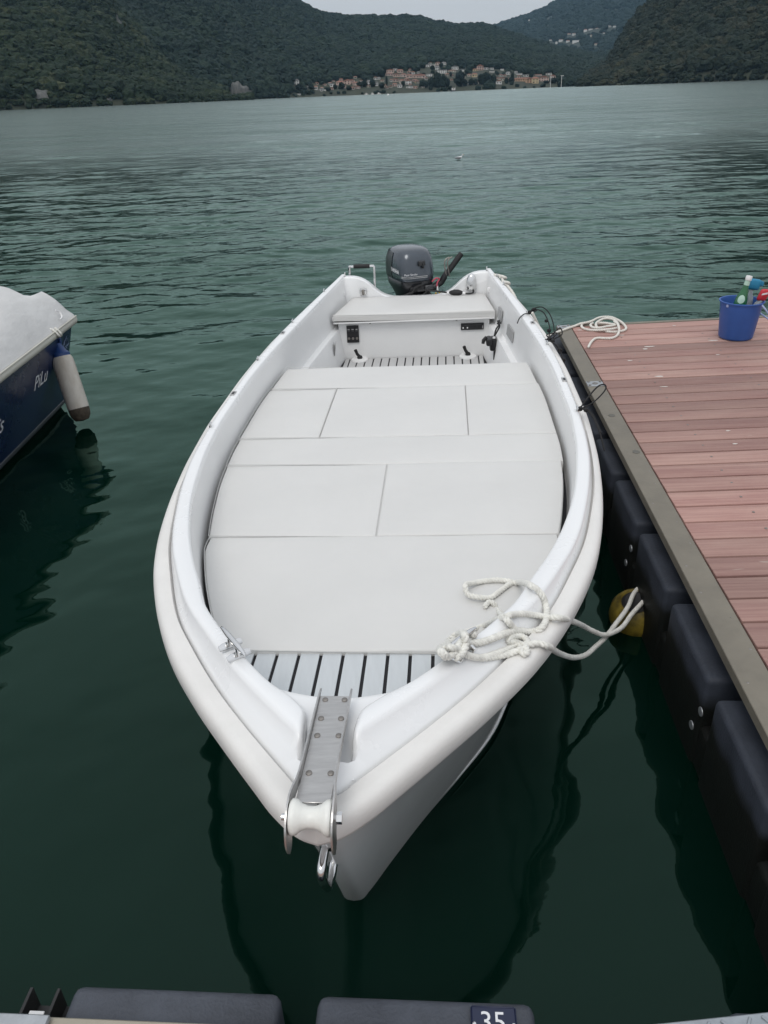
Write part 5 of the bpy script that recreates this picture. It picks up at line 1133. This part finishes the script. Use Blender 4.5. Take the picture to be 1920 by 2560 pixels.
lany(4.55, 'tangled black cord on the boat rail near the stern', [[(0, 0, .005), (.04, .06, .05), (.03, .14, .06), (-.08, .20, .02), (-.22, .23, -.05), (-.34, .22, -.12)], [(0, 0, .01), (.02, .08, .04), (-.06, .15, .02), (-.2, .19, -.05), (-.3, .18, -.10)], [(0, 0, .012), (-.04, -.05, .012), (-.12, -.10, -.005), (-.18, -.125, -.03)], [(.02, .02, .02), (.05, .05, .05), (0, .08, .04), (-.03, .03, .02)]], [(0, .01, .014, .016), (.02, .05, .03, .014), (-.16, .16, -.02, .013), (-.26, .18, -.07, .016)], .72)
mb = MB(); rope(mb, [BW(5.85, .70, .70), BW(5.78, .745, .705), BW(5.70, .76, .70), BW(5.60, .765, .69), BW(5.5, .80, .67), BW(5.35, .845, .62), BW(5.22, .88, .52)], .012, step=.01); rope(mb, [BW(5.70, .75, .72), BW(5.66, .78, .715), BW(5.69, .79, .70), BW(5.73, .765, .70), BW(5.70, .74, .71)], .012, step=.01); rope(mb, [BW(5.56, .77, .70), BW(5.52, .80, .70), BW(5.55, .81, .68), BW(5.59, .785, .68)], .012, step=.01)
tag(mb.build('stern_rope', ropem, angle=80), 'white rope tied along the starboard quarter of the boat', 'rope')
ft = BW(2.50, .985, .38); fd = thing('fender', ft, 'white fender squeezed between the boat and the black floats', 'fender')
MB().lathe([(.001, -.28), (.03, -.27), (.055, -.24), (.062, -.20), (.062, .06), (.055, .10), (.03, .13), (.001, .14)], c=ft, seg=20).build('body', whitep, fd)
MB().tube([ft + Vector((0, 0, .13)), ft + Vector((0, 0, .17))], .014, 10).build('neck', whitep, fd)

# ------------------------------------------------------------------ neighbouring navy boat under its cover
nb = thing('covered_boat', (-3.3, 4.0, 0), 'navy blue boat with a cream rail at the left edge', 'boat')
XR, XC, YE, YB = -2.33, -3.28, 5.92, 1.3
rows = []; ny = 30
def nbw(y): return sstep(YB - .2, YB + 2.6, y) ** .7
for i in range(ny + 1):
    y = YB + (YE - YB) * i / ny; f = nbw(y); row = []
    for hw, z in ((.94, .68), (.90, .55), (.85, .40), (.79, .22), (.73, .05), (.66, -.06), (.3, -.25), (0, -.3)): row.append((hw * f, y - (.0 if i < ny else 0), z))
    rows.append(row)
for nm, k0, k1, mt in (('topsides', 0, 5, navy), ('bottom', 4, 8, bootm)):
    mb = MB()
    for sg in (1, -1): mb.grid([[(XC + sg * a, y, z) for a, y, z in r_[k0:k1]] for r_ in rows])
    for r_ in (rows[-1],):
        P = [(XC + a, y, z) for a, y, z in r_[k0:k1]]; Q = [(XC - a, y, z) for a, y, z in r_[k0:k1]]; mb.grid([P, Q])
    mb.build(nm, mt, nb, angle=50)
mb = MB()
for sg in (1, -1): mb.tube([(XC + sg * (r_[0][0] + .012), r_[0][1], .70) for r_ in rows] + [(XC + sg * (rows[-1][0][0] + .005), YE + .02, .70)], .034, 12)
mb.tube([(XC + .955, YE + .012, .70), (XC - .955, YE + .012, .70)], .034, 12); mb.build('rub_rail', nrail, nb)
mb = MB()
mb.grid([[(XC + r_[4][0] + .006 * q, r_[0][1], .05 + .02 * w_) for r_ in rows] for q, w_ in ((0, 1), (1.5, .5), (1.5, -.5), (0, -1))]); mb.build('chine_strake', bootm, nb)
def HS(x, y, z):   # point on the side: x along (towards the stern), y up
    yy = x; zz = y; hw = np.interp(zz, [.05, .22, .40, .55, .68], [.73, .79, .85, .90, .94]); return (XC + hw * nbw(yy) + .003 + z, yy, zz)
def side_text(txt, size, x0, z0, nm, shear=0.0, slope=0.0): return text_mesh(txt, size, lambda a, b, c: HS(x0 + a, z0 + b + a * slope, c), nm, whitelet, nb, align='LEFT', shear=shear)
sz_ = .125
side_text('PiLu', .150, 5.20, .43, 'name_lettering', .12)
side_text('lis', .16, 4.56, .35, 'port_lettering', .25)
mb = MB(); cx, cz_ = 5.80, .535
for a0, a1 in (((-.07, -.05), (0, .075)), ((0, .075), (.05, -.06)), ((-.06, -.01), (.075, .0)), ((.075, 0), (-.02, -.035))):
    mb.tube([HS(cx + a0[0], cz_ + a0[1], .001), HS(cx + a1[0], cz_ + a1[1], .001)], .0028, 5)
mb.tube([HS(cx + .055 * math.cos(a), cz_ + .055 * math.sin(a), .001) for a in [2 * math.pi * k / 24 for k in range(18)]], .0025, 5); mb.build('star_emblem', greylet, nb)
# canvas cover, its own thing
cv = thing('boat_cover', (XC, 3.8, .7), 'pale grey canvas cover stretched over the navy boat', 'boat cover')
rows = []
for i in range(91):
    y = YB + .1 + (YE - .03 - YB - .1) * i / 90; f = nbw(y); row = []; hump = sstep(YB, YB + 2.2, y); endd = sstep(YE - .02, YE - .32, y)
    for j in range(-32, 33):
        u = j / 32; a = abs(u); hw = .962 * f
        zz = .742 + (.20 * (1 - a ** 7) * hump + .20 * (1 - a ** 1.35) * hump) * (.50 + .50 * endd if a < .8 else 1)
        sag = .018 * math.sin(y * 3.4 + a * 4) * (1 - a ** 3) + .03 * pnoise(Vector((u * 2.2, y * 1.2, 3))) * (1 - a ** 4) + .016 * pnoise(Vector((u * 7, y * 2.4, 9))) * (1 - a ** 4) + .030 * (abs(pnoise(Vector((u * 3.0 + y * .9, y * .8 - u, 21)))) - .2) * (1 - a ** 8)
        row.append((XC + u * hw, y, zz + sag * hump))
    rows.append(row)
rows.append([(x + 0, YE + .012, .742) for x, y, z in rows[-1]])
skirt = [[(XC + (.975 * f_) * sg, y, .715) for y, f_ in [(r_[0][1], nbw(r_[0][1])) for r_ in rows]] for sg in (-1, 1)]
mb = MB().grid([[sk0] + list(r_) + [sk1] for sk0, r_, sk1 in zip(skirt[0], rows, skirt[1])]); mb.build('canvas', tarp, cv, angle=60)
mb = MB(); mb.tube([(XC + nbw(r_[0][1]) * .980, r_[0][1], .728) for r_ in rows], .006, 6); mb.build('hem_cord', nrail, cv)
hk = Vector((XC + .93, 5.70, .83)); MB().tube(spl([hk, hk + Vector((.02, .02, -.02)), hk + Vector((.035, .0, -.05)), hk + Vector((.03, -.03, -.06))], 6), .006, 6).build('hook', whitep, cv)
# fender hanging from the navy boat
fb = at(205, 1046, .06); ftp = at(142, 858, .60); 
ax_ = (fb - ftp); Lf = ax_.length; ax_.normalize(); M4 = Vector((0, 0, 1)).rotation_difference(-ax_).to_matrix().to_4x4()
nf_ = thing('fender', fb, 'dirty white cylindrical fender with a blue end hanging on the navy boat', 'fender')
MB().lathe([(.001, -.02), (.05, -.012), (.070, .02), (.076, .05), (.077, .08)], c=fb, M4=M4, seg=26).build('scummy_end', fendd, nf_)
MB().lathe([(.077, .078), (.0785, .10), (.079, Lf - .16), (.076, Lf - .12), (.066, Lf - .10)], c=fb, M4=M4, seg=28).build('body', fendm, nf_)
MB().lathe([(.066, Lf - .105), (.068, Lf - .08), (.045, Lf - .055), (.035, Lf - .03), (.03, Lf - .005), (.02, Lf)], c=fb, M4=M4, seg=22).build('blue_collar', fendb, nf_)
e_ = fb - ax_ * (Lf - .01); sdv = ax_.cross(Vector((0, 1, 0))).normalized()
MB().tube([e_ + sdv * (.032 * math.cos(a)) - ax_ * (.028 + .034 * math.sin(a)) for a in [2 * math.pi * k / 18 for k in range(19)]], .011, 8).build('eye', fendb, nf_)
pt = e_ - ax_ * .05; mb = MB(); rope(mb, [pt + sdv * .01, pt - ax_ * .03 + Vector((0, 0, .02)), Vector((XC + .995, 5.50, .69)), Vector((XC + .965, 5.48, .745)), Vector((XC + .92, 5.46, .75))], .009, step=.01); rope(mb, [pt - sdv * .01, Vector((XC + .995, 5.54, .69)), Vector((XC + .965, 5.53, .745))], .009, step=.01); mb.build('line', ropeg, nf_, angle=80)

# ------------------------------------------------------------------ the pontoon we stand on, bottom edge
def QW(x, y, z): return Vector((-.26, 1.004, 0)) + DN * x + DD * y + Vector((0, 0, z))
qp = thing('walkway_pontoon', QW(0, -.6, 0), 'pontoon with grey floats at the bottom edge, carrying the number plate', 'pontoon')
fm2 = float_mesh(.478, .62, .44); fm2.materials.append(floatb)
for x in (-.95, -.2505, .3095 - .0, 1.2):
    o = bpy.data.objects.new('float', fm2); col.objects.link(o); q = QW(x, -.31, .165); o.parent = qp; o.location = q - WLOC[qp]; o.rotation_euler.z = -DA; WLOC[o] = q
MB().box((0.1, -.148, .412), (3.4, .10, .04), .004, fx=QW).build('edge_strip', M('cream_edge_strip', (.34, .31, .25), .6, var=.12), qp)
for k in range(24): MB().box((-1.55 + k * .14, -.95, .418), (.134, 1.42, .03), .003, fx=QW).build('plank', wood, qp, smooth=False)
br = MB().box((-.545, -.105, .30), (.13, .02, .20), .002, fx=QW).build('hinge_bracket', bracket, qp)
for x in (-.600, -.535, -.487): MB().box((x, -.045, .27), (.008, .09, .18), .001, fx=QW).build('bracket_web', bracket, br)
MB().box((-.545, -.05, .29), (.15, .09, .012), .001, fx=QW).build('bracket_shelf', bracket, br)
MB().box((-.545, -.075, .395), (.034, .010, .004), .001, fx=QW).build('bracket_label', whitep, br)
MB().box((-.545, -.160, .442), (.115, .115, .012), .003, fx=QW).build('galvanised_plate', galv, qp)
npl = MB().box((.458, -.055, .3885), (.098, .075, .004), .004, fx=QW).build('number_plate', navyp, qp)
text_mesh('35', .058, lambda a, b, c: QW(.456 + a, -.052 + b, .3910 + c), 'plate_number', whitelet, npl, depth=.0004)
for x in (-.042, .042): MB().lathe([(.0045, 0), (.004, .002), (.0005, .003)], c=QW(.458 + x, -.056, .3905), seg=10).build('plate_screw', chrome, npl)
cp = thing('chequer_gangplate', (.62, .72, .47), 'grey chequer-plate link in the bottom right corner', 'plate')
def CQ(a, b, z): d = R(3.4); return Vector((.444 + a * math.cos(d) - b * math.sin(d), .845 + a * math.sin(d) + b * math.cos(d), .5 + z))
MB().box((.55, -.15, -.012), (1.2, .30, .02), .003, fx=CQ).build('plate', alu, cp)
for i in range(14):
    for j in range(3):
        a = (1 if (i + j) % 2 else -1) * .9; c = (.03 + i * .042, -.02 - j * .042)
        MB().box((0, 0, 0), (.030, .006, .003), .001, fx=lambda x, y, z: CQ(c[0] + x * math.cos(a) - y * math.sin(a), c[1] + x * math.sin(a) + y * math.cos(a), z)).build('tread_rib', alu, cp)

# ------------------------------------------------------------------ gull resting on the lake
gp = at(1148, 398, 0); gl_ = thing('gull', gp, 'white gull with grey wings swimming on the lake beyond the outboard', 'gull')
def G(x, y, z): return gp + Vector((x, y, z)) * .72
body = [(-.19, .045, .012), (-.15, .055, .035), (-.08, .06, .065), (0, .065, .078), (.07, .075, .072), (.115, .10, .052), (.13, .14, .036), (.14, .175, .034), (.152, .20, .036), (.172, .205, .030), (.19, .20, .012)]
mb = MB(); rows = []
for x, z, r_ in body: rows.append([G(x, math.cos(a) * r_, z + math.sin(a) * r_ * .8) for a in [2 * math.pi * k / 14 for k in range(14)]])
mb.grid(rows, True); mb.add(rows[0], [tuple(range(14))]); mb.add(rows[-1], [tuple(range(14))]); mb.build('body', M('gull_white', (.72, .72, .72), .7), gl_, angle=80)
for sg in (-1, 1):
    mb = MB(); rows = []
    for x, y, z, h in ((.07, .068, .085, .02), (.0, .082, .09, .034), (-.1, .07, .088, .03), (-.2, .035, .075, .014), (-.26, .012, .07, .004)): rows.append([G(x, sg * (y + .006), z - h), G(x, sg * (y + .012), z), G(x, sg * (y - .012), z + h * .8), G(x, sg * (y - .03), z + h * .6)])
    mb.grid(rows).build('wing', M('gull_grey', (.30, .32, .34), .7), gl_)
MB().tube([G(.185, 0, .198), G(.215, 0, .192), G(.232, 0, .184)], [.008, .006, .002], 8).build('beak', ytag, gl_)
for sg in (-1, 1): MB().lathe([(.001, -.004), (.004, 0), (.001, .004)], c=G(.172, sg * .027, .212), seg=8).build('eye', blackp, gl_)
